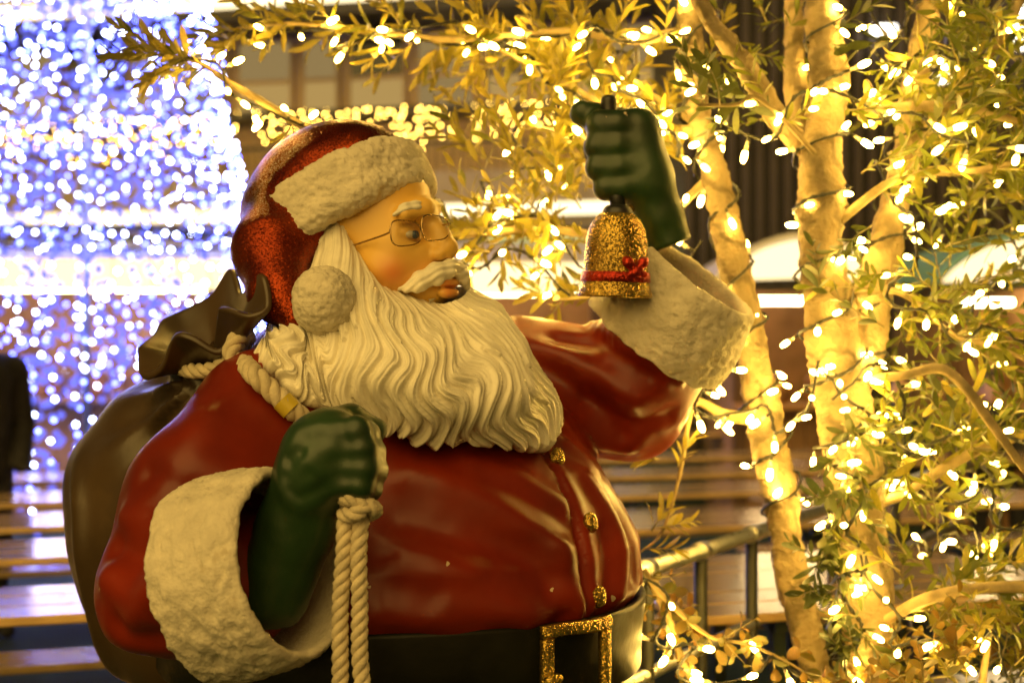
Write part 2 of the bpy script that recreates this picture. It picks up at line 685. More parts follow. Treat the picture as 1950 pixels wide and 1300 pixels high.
# ------------------------------------------------------------------ the painted statue
F2 = np.array([.766, -.643, 0])         # where its belly faces
L2 = np.array([.643, .766, 0])          # its left
TC = np.array([-.227, .15, 0])
statue = thing('statue', 'glossy painted statue of a bearded man in red coat and fur-trimmed cap raising a bell', 'statue', (-.227, .15, 0))

_zs = [.45, .80, .90, .97, 1.03, 1.086, 1.16, 1.223, 1.307, 1.40, 1.47, 1.55, 1.64]
_fr = [.44, .45, .452, .452, .468, .490, .482, .452, .398, .31, .22, .10, .02]
_bk = [.42, .43, .43, .43, .43, .43, .43, .43, .42, .40, .36, .29, .2]
_la = [.43, .44, .445, .45, .465, .478, .472, .45, .415, .37, .31, .22, .12]
SH_R, EL_R, FA_R = P(512, 812, -.14), P(338, 1128, -.33), P(415, 1106, -.41)
UM_R = P(408, 960, -.255)
SH_L, EL_L, FA_L = P(985, 735, .36), P(1195, 752, .34), P(1262, 640, .28)

def torso_sdf(p):
    z = p[:, 2]
    fr, bk, la = np.interp(z, _zs, _fr), np.interp(z, _zs, _bk), np.interp(z, _zs, _la)
    q = p - TC
    u = q @ F2 - (fr - bk) / 2
    v = q @ L2
    ru = (fr + bk) / 2
    k0 = np.sqrt((u / ru) ** 2 + (v / la) ** 2)
    d = (k0 - 1) * np.minimum(ru, la)
    return smax(d * .9, z - 1.62, .05)

FOLDS = []
def coat_sdf(p):
    d = torso_sdf(p)
    a = chain(p, [SH_R, UM_R, EL_R], [.145, .150, .128], .03)
    a = smin(a, rcone(p, EL_R, FA_R, .128, .125), .03)
    d = smin(d, a, .035)
    b = chain(p, [SH_L, EL_L, FA_L], [.15, .132, .128], .03)
    d = smin(d, b, .05)
    d = smin(d, ell(p, TC + np.array([0, 0, 1.47]) - F2 * .10, (.25, .25, .12)), .08)
    return d

def hit(px, py, f, y0=-.75, y1=.9, n=260):
    """depth at which the line of sight through px, py meets the body"""
    ys = np.linspace(y0, y1, n)
    d = f(np.array([P(px, py, y) for y in ys]))
    i = np.argmax(d < 0)
    if d[i] >= 0:
        return None
    if i == 0:
        return ys[0]
    return ys[i - 1] + (ys[i] - ys[i - 1]) * d[i - 1] / (d[i - 1] - d[i])

def add_fold(pts, sig, amp):
    """a cloth fold across the body: a ridge (amp > 0) or a furrow"""
    q = []
    for (a, b) in pts:
        y = hit(a, b, coat_sdf)
        if y is not None:
            q.append(P(a, b, y))
    if len(q) > 1:
        FOLDS.append((catmull(q, max(6, len(q) * 5)), sig, amp))

for pts, sg, am in [
    ([(790, 905), (900, 940), (1000, 1000), (1075, 1050)], .024, .016),
    ([(760, 990), (880, 1020), (985, 1050), (1050, 1095)], .026, -.015),
    ([(905, 885), (990, 915), (1070, 960)], .020, .013),
    ([(770, 1060), (880, 1090), (980, 1130), (1040, 1165)], .028, .015),
    ([(940, 1100), (1010, 1130), (1070, 1170)], .020, -.012),
    ([(1060, 1050), (1075, 1110), (1100, 1165)], .020, .014),
    ([(1118, 915), (1160, 980), (1185, 1060), (1180, 1130)], .018, .016),
    ([(1150, 930), (1195, 1010), (1210, 1090)], .016, -.012),
    ([(1150, 1010), (1160, 1080), (1150, 1150)], .014, -.010),
    ([(1080, 850), (1130, 900), (1160, 950)], .016, .013),
    ([(1040, 862), (1080, 940), (1103, 1010), (1112, 1080), (1113, 1160)], .0075, -.012),
    ([(1058, 880), (1100, 950), (1121, 1020), (1130, 1090), (1130, 1150)], .012, .006),
    ([(860, 1150), (930, 1165), (1000, 1180)], .018, .010),
    ([(740, 1160), (830, 1190), (900, 1210)], .022, .010),
    ([(400, 800), (350, 880), (300, 950)], .030, .010),
    ([(285, 905), (330, 930), (380, 945)], .018, -.012),
    ([(245, 985), (300, 1000), (345, 1010)], .020, .014),
    ([(222, 1040), (270, 1060), (330, 1050)], .018, -.014),
    ([(210, 1100), (262, 1130), (325, 1105)], .022, .016),
    ([(250, 1190), (290, 1150), (335, 1090)], .018, .012),
    ([(225, 1190), (280, 1215), (345, 1215)], .016, -.010),
    ([(560, 730), (600, 800), (570, 880)], .03, .008),
    ([(1010, 680), (1090, 740), (1180, 830)], .020, -.018),
    ([(1000, 660), (1100, 690), (1210, 760)], .020, .016),
    ([(1060, 640), (1140, 650), (1240, 710)], .016, -.014),
    ([(1070, 790), (1130, 840), (1200, 850)], .022, .016),
    ([(1130, 620), (1200, 660), (1290, 725)], .014, .012),
    ([(1120, 760), (1200, 800), (1280, 790)], .018, -.013),
]:
    add_fold(pts, sg, am)

v, f = nets(coat_sdf, (-.90, -.72, .50), (.52, .68, 1.66), .0095)
disp = np.zeros(len(v))
for pts, sg, am in FOLDS:
    d2 = np.full(len(v), 9.0)
    for q in pts:
        d2 = np.minimum(d2, ((v - q) ** 2).sum(1))
    disp += am * np.exp(-d2 / (2 * sg * sg))
disp += .007 * fbm(v, 5, 2, 3) + .003 * fbm(v, 14, 2, 5)
disp -= .028 * np.exp(-((v[:, 2] - .995) / .045) ** 2)           # drawn in under the belt
n = normals_of(v, f)
coat = mesh_obj('coat', v + n * disp[:, None], f, M['coat'], statue)
def coat_hit(px, py, lift=0):
    y = hit(px, py, coat_sdf)
    return P(px, py, (0 if y is None else y) - lift)

# trousers and boots down to the ground
def legs_sdf(p):
    d = None
    for s in (-1, 1):
        c = TC + L2 * .19 * s
        e = chain(p, [c + [0, 0, .62], c + [0, 0, .38], c + [0, 0, .30]], [.2, .17, .15], .03)
        d = e if d is None else smin(d, e, .05)
    return d
v, f = nets(legs_sdf, (-.8, -.4, .1), (.35, .7, .85), .02)
mesh_obj('trousers', v, f, M['coat'], statue)
for s in (-1, 1):
    c = TC + L2 * .19 * s
    def boot_sdf(p, c=c):
        d = chain(p, [c + [0, 0, .34], c + [0, 0, .11]], [.14, .115], .02)
        d = smin(d, rcone(p, c + np.array([0, 0, .09]), c + F2 * .2 + np.array([0, 0, .075]), .105, .085), .05)
        return smax(d, -p[:, 2] + .004, .01)
    v, f = nets(boot_sdf, c + [-.35, -.4, -.02], c + [.4, .35, .5], .016)
    mesh_obj('boot', v, f, M['boot'], statue)

# belt and buckle
def belt_pt(phi, z, out):
    """phi from the facing direction towards the statue's right"""
    fr = np.interp(z, _zs, _fr)
    r_f, r_l = .468 + out, .462 + out
    return TC + np.array([0, 0, z]) + F2 * r_f * math.cos(phi) - L2 * r_l * math.sin(phi)
bv, bf = [], []
NB = 120
prof = [(.918, .000), (.923, .012), (.988, .014), (1.051, .022), (1.059, .020), (1.059, .008), (.988, .002), (.918, -.008)]
for i in range(NB):
    ph = 2 * math.pi * i / NB
    for (z, o) in prof:
        w = .004 * math.sin(5 * ph + 1) + .010 * max(0, math.cos(ph + .55)) ** 3
        bv.append(belt_pt(ph, z + .004 * math.sin(3 * ph), o + w))
k = len(prof)
for i in range(NB):
    for j in range(k):
        a, b = i * k + j, i * k + (j + 1) % k
        c, d = ((i + 1) % NB) * k + (j + 1) % k, ((i + 1) % NB) * k + j
        bf.append((a, b, c, d))
belt = mesh_obj('belt', bv, bf, M['belt'], statue)
def buckle_pt(s, t, o):
    return belt_pt(-.0 + .135 + s / .48, .986 + t, .036 + o)
bm = MB()
HW, HH, BW = .079, .077, .0115
for (s0, s1, t0, t1) in ((-HW, HW, HH - 2 * BW, HH), (-HW, HW, -HH, -HH + 2 * BW), (-HW, -HW + 2 * BW, -HH + 2 * BW, HH - 2 * BW), (HW - 2 * BW, HW, -HH + 2 * BW, HH - 2 * BW)):
    nn = 10
    vs, fs = [], []
    for i in range(nn + 1):
        for (ss, tt, oo) in ((0, 0, 0), (0, 1, 0), (0, 1, .010), (0, .8, .015), (0, .2, .015), (0, 0, .010)):
            if s1 - s0 > t1 - t0:
                s_, t_ = s0 + (s1 - s0) * i / nn, t0 + (t1 - t0) * tt
            else:
                s_, t_ = s0 + (s1 - s0) * tt, t0 + (t1 - t0) * i / nn
            vs.append(buckle_pt(s_, t_ + .002 * math.sin(40 * s_), oo))
    for i in range(nn):
        for j in range(6):
            fs.append((i * 6 + j, i * 6 + (j + 1) % 6, (i + 1) * 6 + (j + 1) % 6, (i + 1) * 6 + j))
    fs += [tuple(range(6))[::-1], tuple(nn * 6 + j for j in range(6))]
    bm.add(vs, fs)
buckle = bm.build('buckle', M['gold'], belt, smooth=True)
pv, pf = nets(lambda p: np.minimum(ell(p, buckle_pt(HW - .01, -.015, .018), (.013, .013, .013)), ell(p, buckle_pt(HW - .02, -.012, .016), (.014, .012, .010))),
              buckle_pt(HW, 0, 0) - .07, buckle_pt(HW, 0, 0) + .07, .005)
mesh_obj('prong', pv, pf, M['gold'], buckle)

# glitter buttons
for (a, b, r) in ((1061, 871, .0195), (1124, 995, .0195), (1139, 1136, .0205)):
    c = coat_hit(a, b, .004)
    e = np.array([[*F2[:2], 0], [*L2[:2], 0], [0, 0, 1]])
    v, f = nets(lambda p: ell(p, c, (.014, r * .88, r), e) + .0015 * vnoise(p, 120, 2), c - .04, c + .04, .004)
    mesh_obj('button', v, f, M['gold'], statue)

# fur cuffs --------------------------------------------------------------
def cuff(a, b, ra, rb, thick, name_parent, bulge=.012, seed=1, res_u=150, res_v=46, tilt=None):
    a, b = np.asarray(a, float), np.asarray(b, float)
    t = (b - a) / np.linalg.norm(b - a)
    x = np.cross(t, [0, 0, 1.0])
    x /= np.linalg.norm(x)
    y = np.cross(x, t)
    rows = []
    Lb = np.linalg.norm(b - a)
    # outer from a to b, rounded lip, inner back towards a
    prof = []
    for i in range(res_v):
        s = i / (res_v - 1)
        prof.append((s * Lb, ra + (rb - ra) * s + bulge * math.sin(math.pi * s) ** .7, 1.0))
    for q in (0.25, .5, .75):
        prof.append((Lb + thick * .45 * math.sin(q * math.pi), rb - thick * q, .6))
    for i in range(14):
        s = 1 - i / 13
        prof.append((s * Lb * .98, (ra + (rb - ra) * s) - thick, .15))
    prof += [(.12 * Lb, ra - thick * 1.2, .1), (.06 * Lb, ra * .6, .1), (.05 * Lb, .004, .0)]
    st = [(.0, ra - thick * .6, .3)]
    prof = st + prof
    U = np.arange(res_u) * 2 * math.pi / res_u
    V = np.zeros((len(prof), res_u, 3))
    for j, (h, r, na) in enumerate(prof):
        ring = a + t * h + r * (np.cos(U)[:, None] * x + np.sin(U)[:, None] * y)
        nr = np.cos(U)[:, None] * x + np.sin(U)[:, None] * y
        dd = .008 * fbm(ring, 14, 2, seed) + .0045 * (1 - np.abs(fbm(ring, 58, 3, seed + 4)) * 2.6)
        edge = t * (.007 * fbm(ring, 30, 2, seed + 9))[:, None]
        V[j] = ring + nr * (dd * na)[:, None] + edge * na
    n_ = len(prof)
    idx = np.arange(n_ * res_u).reshape(n_, res_u)
    Q = np.stack([idx[:-1], np.roll(idx[:-1], -1, 1), np.roll(idx[1:], -1, 1), idx[1:]], -1).reshape(-1, 4)
    return mesh_obj('fur_cuff', V.reshape(-1, 3), Q, M['fur'], name_parent)

CR_A, CR_B = P(412, 1104, -.43), P(556, 1072, -.495)
cuff(CR_A, CR_B, .160, .150, .016, statue, .006, 1)
CL_A, CL_B = P(1243, 652, .27), P(1333, 532, .225)
cuff(CL_A, CL_B, .158, .132, .016, statue, .010, 5)

# gloves -------------------------------------------------------------------
def seg_d(p, a, b):
    return rcone(p, a, b, 0, 0)
CREASE = [((548, 905), (575, 870)), ((556, 930), (590, 900)), ((552, 872), (580, 838)), ((575, 945), (612, 925)), ((590, 858), (612, 835))]
def glove_near(p):
    d = chain(p, [P(515, 1130, -0.460), P(566, 1000, -0.480), P(588, 930, -0.500)], [.062, .060, .060], .02)
    d = smin(d, ell(p, P(612, 870, -0.515), (.064, .058, .072)), .03)
    d = smin(d, ell(p, P(640, 838, -0.518), (.046, .048, .046)), .02)
    ks = [((650, 826), (704, 824), .0210), ((652, 857), (713, 858), .0225), ((652, 889), (717, 893), .0225), ((645, 920), (709, 926), .0205)]
    for i, (a, b, r) in enumerate(ks):
        e = chain(p, [P(a[0] - 20, a[1], -0.542), P(b[0] - 24, b[1] - 4, -0.552), P(b[0] - 6, b[1] + 3, -0.518), P(b[0] - 6, b[1] + 6, -0.475), P(b[0] - 40, b[1] + 8, -0.450)], [r, r * 1.05, r * .98, r * .92, r * .8], .006)
        d = smin(d, e, .009)
    th = chain(p, [P(625, 815, -0.490), P(668, 803, -0.450), P(712, 818, -0.435)], [.034, .028, .021], .01)
    d = smin(d, th, .012)
    for (a, b) in CREASE:
        q = np.minimum(seg_d(p, P(a[0], a[1], -0.560), P(b[0], b[1], -0.565)), .1)
        d = d + .0035 * np.exp(-(q / .011) ** 2) - .0015 * np.exp(-((q - .022) / .012) ** 2)
    return d
v, f = nets(glove_near, P(440, 1200, -0.500) - [0, .12, 0], P(760, 740, -0.400) + [0, .12, 0], .0036)
n = normals_of(v, f)
v = v + n * (.0016 * fbm(v, 26, 2, 8))[:, None]
mesh_obj('glove', v, f, M['glove'], statue)

def rbox(p, c, h, r):
    q = np.abs(p - np.asarray(c)) - np.asarray(h)
    return np.linalg.norm(np.maximum(q, 0), axis=1) + np.minimum(q.max(1), 0) - r
def glove_far(p):
    q = p - P(1190, 298, .215)
    sh = p.copy()
    sh[:, 0] = p[:, 0] + q[:, 2] * .16                     # the fist leans with the forearm
    d = rbox(sh, P(1188, 298, .215), (.034, .022, .058), .034)
    for (yy, x0, x1, r) in ((236, 1136, 1214, .0235), (277, 1128, 1222, .0245), (318, 1130, 1228, .0245), (357, 1145, 1226, .0225)):
        e = chain(p, [P(x1, yy - 4, .193), P((x0 + x1) / 2, yy, .178), P(x0 + 8, yy + 2, .186), P(x0 + 4, yy + 3, .225)], [r * .9, r, r, r * .9], .01)
        d = smin(d, e, .011)
    d = smin(d, chain(p, [P(1222, 250, .215), P(1238, 340, .212), P(1254, 410, .216), P(1274, 470, .22)], [.036, .043, .046, .051], .03), .04)
    th = chain(p, [P(1180, 236, .235), P(1140, 224, .232), P(1112, 214, .228)], [.032, .027, .024], .012)
    d = smin(d, th, .016)
    d = smin(d, ell(p, P(1106, 218, .228), (.021, .019, .024)), .014)
    hem = P(1262, 474, .22)
    d = smax(d, (hem - p) @ np.array([-.36, .0, .93]), .006)
    return d
v, f = nets(glove_far, P(1060, 600, .1) - [0, .02, 0], P(1340, 165, .34) + [0, .02, 0], .0036)
n = normals_of(v, f)
v = v + n * (.0014 * fbm(v, 26, 2, 8))[:, None]
mesh_obj('glove', v, f, M['glove'], statue)

# head ---------------------------------------------------------------------
HF = np.array([.79, -.61, 0])
HR = np.array([-.61, -.79, 0])
def H(px, py, vv):
    u = ((px - 705) / 1000 + .61 * vv) / .79
    return P(px, py, .05 - .61 * u - .79 * vv)
HAX = np.array([HF, HR, [0, 0, 1.0]])
def head_sdf(p):
    d = ell(p, H(690, 420, 0), (.150, .120, .175), HAX)
    d = smin(d, ell(p, H(760, 500, 0), (.108, .098, .12), HAX), .03)
    d = smin(d, ell(p, H(735, 512, .072), (.055, .048, .05), HAX), .025)
    d = smin(d, ell(p, H(808, 500, -.070), (.045, .040, .045), HAX), .02)
    d = smin(d, chain(p, [H(772, 408, .06), H(806, 400, .02), H(822, 398, -.03)], [.018, .022, .018], .01), .016)
    d = smax(d, -ell(p, H(802, 442, .046), (.036, .034, .020), HAX), .016)
    d = smax(d, -ell(p, H(842, 434, -.046), (.030, .030, .018), HAX), .016)
    d = smin(d, ell(p, H(771, 446, .044), (.022, .026, .018), HAX), .004)
    d = smin(d, chain(p, [H(822, 418, 0), H(838, 448, 0), H(851, 472, 0)], [.013, .018, .0215], .01), .012)
    d = smin(d, ell(p, H(830, 485, .019), (.020, .013, .013), HAX), .006)
    d = smin(d, ell(p, H(845, 485, -.019), (.018, .013, .013), HAX), .006)
    d = smin(d, ell(p, H(822, 548, 0), (.035, .042, .035), HAX), .02)
    d = smin(d, ell(p, H(852, 538, .004), (.016, .030, .0105), HAX), .004)
    d = smin(d, ell(p, H(854, 557, .004), (.015, .025, .012), HAX), .004)
    d = smax(d, -ell(p, H(868, 547, .002), (.016, .024, .0035), HAX), .004)
    return d
v, f = nets(head_sdf, P(540, 640, -.1) - [0, .12, 0], P(900, 225, .1) + [0, .15, 0], .0036)
head = mesh_obj('head', v, f, M['skin'], statue)
colr = np.tile(np.array([.74, .45, .085, 1.0]), (len(v), 1))
def paint(c, col, s, amt):
    w = np.exp(-((v - np.asarray(c)) ** 2).sum(1) / (2 * s * s))[:, None] * amt
    colr[:, :3] = colr[:, :3] * (1 - w) + np.array(col) * w
paint(H(748, 520, .105), (.68, .20, .06), .022, .8)
paint(H(812, 520, .05), (.62, .2, .09), .02, .4)
for q in (H(860, 538, .0), H(852, 538, .02), H(862, 557, .0), H(855, 558, .016), H(862, 538, -.015)):
    paint(q, (.78, .27, .07), .0085, .8)
for q in (H(830, 496, .022),):
    paint(q, (.28, .12, .05), .006, .8)
ca = head.data.color_attributes.new('Col', 'FLOAT_COLOR', 'POINT')
ca.data.foreach_set('color', colr.astype(np.float32).ravel())

def small_ell(name, c, r, mat, parent, ax=HAX, res=.003, nz=0):
    r = np.array(r, float)
    v, f = nets(lambda p: ell(p, c, r, ax) + (nz * vnoise(p, 120, 2) if nz else 0), np.asarray(c) - r.max() * 1.3 - res, np.asarray(c) + r.max() * 1.3 + res, res)
    return mesh_obj(name, v, f, mat, parent)
M['eye'] = pm('eye_paint', (.55, .5, .4), .2, var=.05)
M['iris'] = pm('iris_paint', (.03, .06, .12), .15, var=.2)
for vv, (a, b) in ((.046, (782, 447)), (-.046, (838, 440))):
    e = small_ell('eye', H(a, b, vv), (.0115, .015, .0085), M['eye'], head, res=.0022)
    small_ell('iris', H(a + 6, b, vv - .002) + HF * .004, (.0065, .0085, .0082), M['iris'], e, res=.0016)

def strand_tube(name, paths, rads, mat, parent, seed=3, res=.0026, groove=.003, freq=150, k=.012):
    """a lock of carved hair: fat tapered strands blended together"""
    pts = np.vstack([np.asarray(q) for q in paths])
    def sd(p):
        d = None
        for q, r in zip(paths, rads):
            e = chain(p, q, r, .008)
            d = e if d is None else smin(d, e, k)
        return d
    v, f = nets(sd, pts.min(0) - .04, pts.max(0) + .04, res)
    n = normals_of(v, f)
    # grooves run along the lock
    q0 = np.asarray(paths[0])
    ax = q0[-1] - q0[0]
    ax /= np.linalg.norm(ax)
    side = np.cross(ax, HR)
    g = np.sin((v @ side) * 2 * math.pi * freq + 3 * vnoise(v, 25, seed))
    v = v + n * (groove * g * .5 + .002 * vnoise(v, 60, seed))[:, None]
    return mesh_obj(name, v, f, mat, parent)

strand_tube('moustache', [
    [H(858, 506, .004), H(832, 518, .030), H(800, 534, .055), H(764, 550, .082)],
    [H(858, 515, .010), H(830, 527, .036), H(798, 543, .062), H(775, 553, .080)],
    [H(862, 506, -.006), H(876, 516, -.030), H(890, 532, -.052)],
    [H(864, 515, -.008), H(880, 528, -.034), H(888, 545, -.05)]],
    [[.012, .016, .015, .006], [.011, .014, .011, .005], [.012, .014, .007], [.011, .012, .007]], M['beard'], statue, freq=130)
strand_tube('eyebrow', [[H(752, 408, .085), H(772, 396, .066), H(792, 393, .045), H(800, 402, .034)]], [[.004, .009, .011, .006]], M['beard'], head, groove=.0024, freq=220, res=.0022)
strand_tube('eyebrow', [[H(822, 393, -.02), H(832, 390, -.045), H(836, 396, -.065)]], [[.006, .009, .004]], M['beard'], head, groove=.0024, freq=220, res=.0022)

# side hair under the cap
def hair_sdf(p):
    d = ell(p, H(655, 490, .055), (.085, .072, .10), HAX)
    d = smin(d, rcone(p, P(600, 480, -.03), P(640, 455, -.045), .03, .025), .03)
    return smin(d, ell(p, H(625, 560, .035), (.075, .075, .08), HAX), .03)
v, f = nets(hair_sdf, P(480, 700, 0) - [0, .22, 0], P(760, 400, 0) + [0, .2, 0], .004)
n = normals_of(v, f)
ph = np.arctan2(v[:, 2] - P(655, 420, 0)[2], v[:, 0] - P(655, 420, 0)[0])
v = v + n * (.0018 * np.sin(ph * 34 + 6 * vnoise(v, 14, 2)) + .0012 * np.sin(ph * 95 + 7 * vnoise(v, 20, 3)))[:, None]
mesh_obj('hair', v, f, M['beard'], statue)

# beard: a mantle of wavy locks, laid out lock by lock -----------------------------
BC = [
    [(600, 560, -.01), (560, 610, .0), (520, 636, .0), (486, 664, .01)],
    [(606, 540, -.07), (575, 612, -.10), (540, 665, -.12), (512, 697, -.10)],
    [(606, 455, -.08), (604, 590, -.15), (585, 690, -.19), (560, 752, -.19)],
    [(640, 425, -.105), (650, 590, -.19), (645, 710, -.25), (632, 786, -.25)],
    [(672, 470, -.118), (706, 610, -.22), (722, 720, -.285), (728, 808, -.28)],
    [(712, 536, -.128), (770, 640, -.235), (800, 740, -.29), (806, 838, -.29)],
    [(765, 560, -.125), (832, 650, -.225), (873, 750, -.275), (893, 846, -.275)],
    [(822, 577, -.115), (895, 662, -.18), (948, 760, -.225), (972, 858, -.225)],
    [(859, 576, -.085), (934, 655, -.12), (1000, 757, -.155), (1032, 857, -.135)],
    [(880, 566, -.05), (950, 632, -.045), (1028, 742, -.055), (1054, 818, -.03)],
    [(889, 549, .0), (945, 615, .03), (1012, 717, .04), (1040, 790, .06)],
    [(880, 546, .05), (910, 620, .10), (985, 720, .12), (1010, 790, .14)],
    [(800, 545, .11), (855, 620, .19), (925, 700, .22), (950, 760, .25)],
]
cols = []
for c in BC:
    q = []
    for j, (a, b, y) in enumerate(c):
        if j >= 2:
            yh = hit(a, b, coat_sdf)
            if yh is not None:
                lift = .05 if j == 2 else .026
                y = min(y, yh - lift) if j == 2 else yh - lift
        elif j == 0:
            yh = hit(a, b, head_sdf)
            if yh is not None:
                y = yh + .004
        q.append(P(a, b, y))
    cols.append(catmull(q, 60))
cols = np.array(cols)                          # columns x 60 x 3
NS, NT = 560, 250
grid = np.zeros((NS, 60, 3))
for j in range(60):
    grid[:, j] = catmull(cols[:, j], NS)
s = np.linspace(0, 1, NS)[:, None] * np.ones((1, NT))
t = np.ones((NS, 1)) * np.linspace(0, 1, NT)[None, :]
NL = 30
def h1(i, k=0):
    return _val[(np.asarray(i).astype(int) * 7 + k * 131) & 511] * .5 + .5
st3 = np.stack([s * 5, t * 2.2, np.zeros_like(s)], -1)
wob = vnoise(st3 * np.array([1, .22, 1]), 1.3, 4)
amp = .019 * np.clip((t - .06) * 2.4, 0, 1)
s0_ = s + .010 * vnoise(np.stack([s * 9, s * 0, s * 0], -1), 1.0, 12)
s2 = s0_ + amp * np.sin(2 * math.pi * (2.9 * t + 1.1 * wob + 2.5 * s)) + .007 * vnoise(st3 * np.array([1, .7, 1]), 2.4, 8) * np.clip(t * 3, 0, 1)
li = np.floor(s2 * NL)
fr = s2 * NL - li
ridge = (.5 - .5 * np.cos(2 * math.pi * fr)) ** .7
sub = .5 + .5 * np.sin(2 * math.pi * (s2 * NL * 3.0) + 2 * vnoise(st3, 6, 3))
sub2 = .5 + .5 * np.sin(2 * math.pi * (s2 * NL * 7) + 3 * vnoise(st3, 9, 5))
# carved layers: every lock ends once or twice above the hem
lay = (t * (1.5 + h1(li, 3)) + h1(li, 5) + .25 * (1 - ridge)) % 1.0
layer = np.where(t > .12, lay, 0)
grow = .22 + .78 * np.clip(t * 1.5, 0, 1)
disp = grow * (.0115 * (ridge - .6) + .0036 * (sub - .5) + .0019 * (sub2 - .5)) + .0065 * (layer - .5) * (h1(li, 13) > .62) * np.clip((t - .1) * 4, 0, 1) + .012 * vnoise(st3, 2.4, 6) * np.clip(t * 2, 0, 1)
tipl = .020 * ridge ** 2 + .030 * (h1(li, 9) - .5)
ti = np.clip(t * (1 + (tipl - .012) * t ** 4), 0, 1.06) * 59
def samp(ti):
    i = np.clip(np.floor(ti).astype(int), 0, 58)
    w = (ti - i)[..., None]
    ar = np.arange(NS)[:, None]
    return grid[ar, i] * (1 - w) + grid[ar, i + 1] * w
B0 = samp(ti)
ds = np.gradient(B0, axis=0)
dt = np.gradient(samp(t * 59), axis=1)
nb = np.cross(ds, dt)
nb /= np.linalg.norm(nb, axis=2)[..., None] + 1e-12
if nb[NS // 2, NT // 2, 1] > 0:
    nb = -nb
edge = np.clip((1 - t) / .06, 0, 1) ** .5
B1 = B0 + nb * (disp * (.35 + .65 * edge) + .028 * (edge - 1) + .004 + .018 * np.clip(t * 4, 0, 1))[..., None]
# the bend of a wavy lock also pushes it sideways in relief
idx = np.arange(NS * NT).reshape(NS, NT)
Q = np.stack([idx[:-1, :-1], idx[1:, :-1], idx[1:, 1:], idx[:-1, 1:]], -1).reshape(-1, 4)
nq = np.cross(B1[1, 0] - B1[0, 0], B1[0, 1] - B1[0, 0])
beard = mesh_obj('beard', B1.reshape(-1, 3), Q, M['beard'], statue)
back = B0 - nb * .03
Qb = Q[:, ::-1] + NS * NT
rim = []
for a in range(NS - 1):
    rim.append((idx[a, -1], idx[a + 1, -1], idx[a + 1, -1] + NS * NT, idx[a, -1] + NS * NT))
for b in range(NT - 1):
    rim.append((idx[0, b + 1], idx[0, b], idx[0, b] + NS * NT, idx[0, b + 1] + NS * NT))
bpy.data.objects.remove(beard)
beard = mesh_obj('beard', np.vstack([B1.reshape(-1, 3), back.reshape(-1, 3)]), np.vstack([Q, Qb, np.array(rim)]), M['beard'], statue)

# cap -----------------------------------------------------------------------
def hat_sdf(p):
    d = ell(p, H(652, 365, 0), (.175, .140, .140), HAX)
    d = smin(d, ell(p, H(592, 400, .0), (.145, .118, .13), HAX), .05)
    d = smin(d, chain(p, [P(560, 420, .05), P(526, 480, -.04), P(531, 555, -.11), P(566, 606, -.15)], [.090, .074, .050, .028], .04), .085)
    return smax(d, -(p[:, 2] - 1.55 - (650 - 640) / 1000.), .01)
v, f = nets(hat_sdf, P(420, 640, 0) - [0, .30, .04], P(860, 210, 0) + [.02, .25, 0], .005)
n = normals_of(v, f)
hd = .004 * fbm(v, 9, 2, 4)
for (a, b, c, sg, am) in ((545, 340, .05, .035, -.012), (600, 310, .06, .03, .008), (500, 430, .08, .02, .012), (520, 520, .1, .015, -.008)):
    q = H(a, b, c + .06)
    hd += am * np.exp(-((v - q) ** 2).sum(1) / (2 * sg * sg))
cap = mesh_obj('cap', v + n * hd[:, None], f, M['hat'], statue)

# fur trim ring of the cap: axis leans back
tu = np.array([math.cos(math.radians(32)), 0, math.sin(math.radians(32))])      # along the ring, forward and up
tw = np.array([-tu[2], 0, tu[0]])
TC_ = H(650, 404, 0)
def trim_sdf(p):
    q = (p - TC_) @ HAX.T
    u = q @ tu
    w = q @ tw
    vv = q[:, 1]
    ru, rv = .160, .148
    k0 = np.sqrt((u / ru) ** 2 + (vv / rv) ** 2) + 1e-6
    rad = (k0 - 1) * (ru * rv) / np.sqrt((rv * u / (k0 * ru)) ** 2 + (ru * vv / (k0 * rv)) ** 2 + 1e-9)
    rad = (k0 - 1) * .152
    wid = np.abs(w + .17 * vv + .010 * (u / ru)) - .029
    dd = np.sqrt(np.maximum(np.abs(rad) - .006, 0) ** 2 + np.maximum(wid, 0) ** 2) - .030
    return dd
v, f = nets(trim_sdf, P(450, 560, 0) - [0, .25, 0], P(880, 200, 0) + [.03, .25, .02], .0042)
n = normals_of(v, f)
v = v + n * (.007 * fbm(v, 13, 2, 2) + .0040 * (1 - np.abs(fbm(v * [1, 1, 1.6], 62, 3, 6)) * 2.6))[:, None]
mesh_obj('fur_trim', v, f, M['fur'], cap)
pc = P(617, 572, -.215)
v, f = nets(lambda p: ell(p, pc, (.056, .052, .060)), pc - .08, pc + .08, .0036)
n = normals_of(v, f)
v = v + n * (.0035 * fbm(v, 18, 2, 3) + .0032 * (1 - np.abs(fbm(v, 85, 2, 9)) * 2.6))[:, None]
mesh_obj('pompom', v, f, M['fur'], cap)

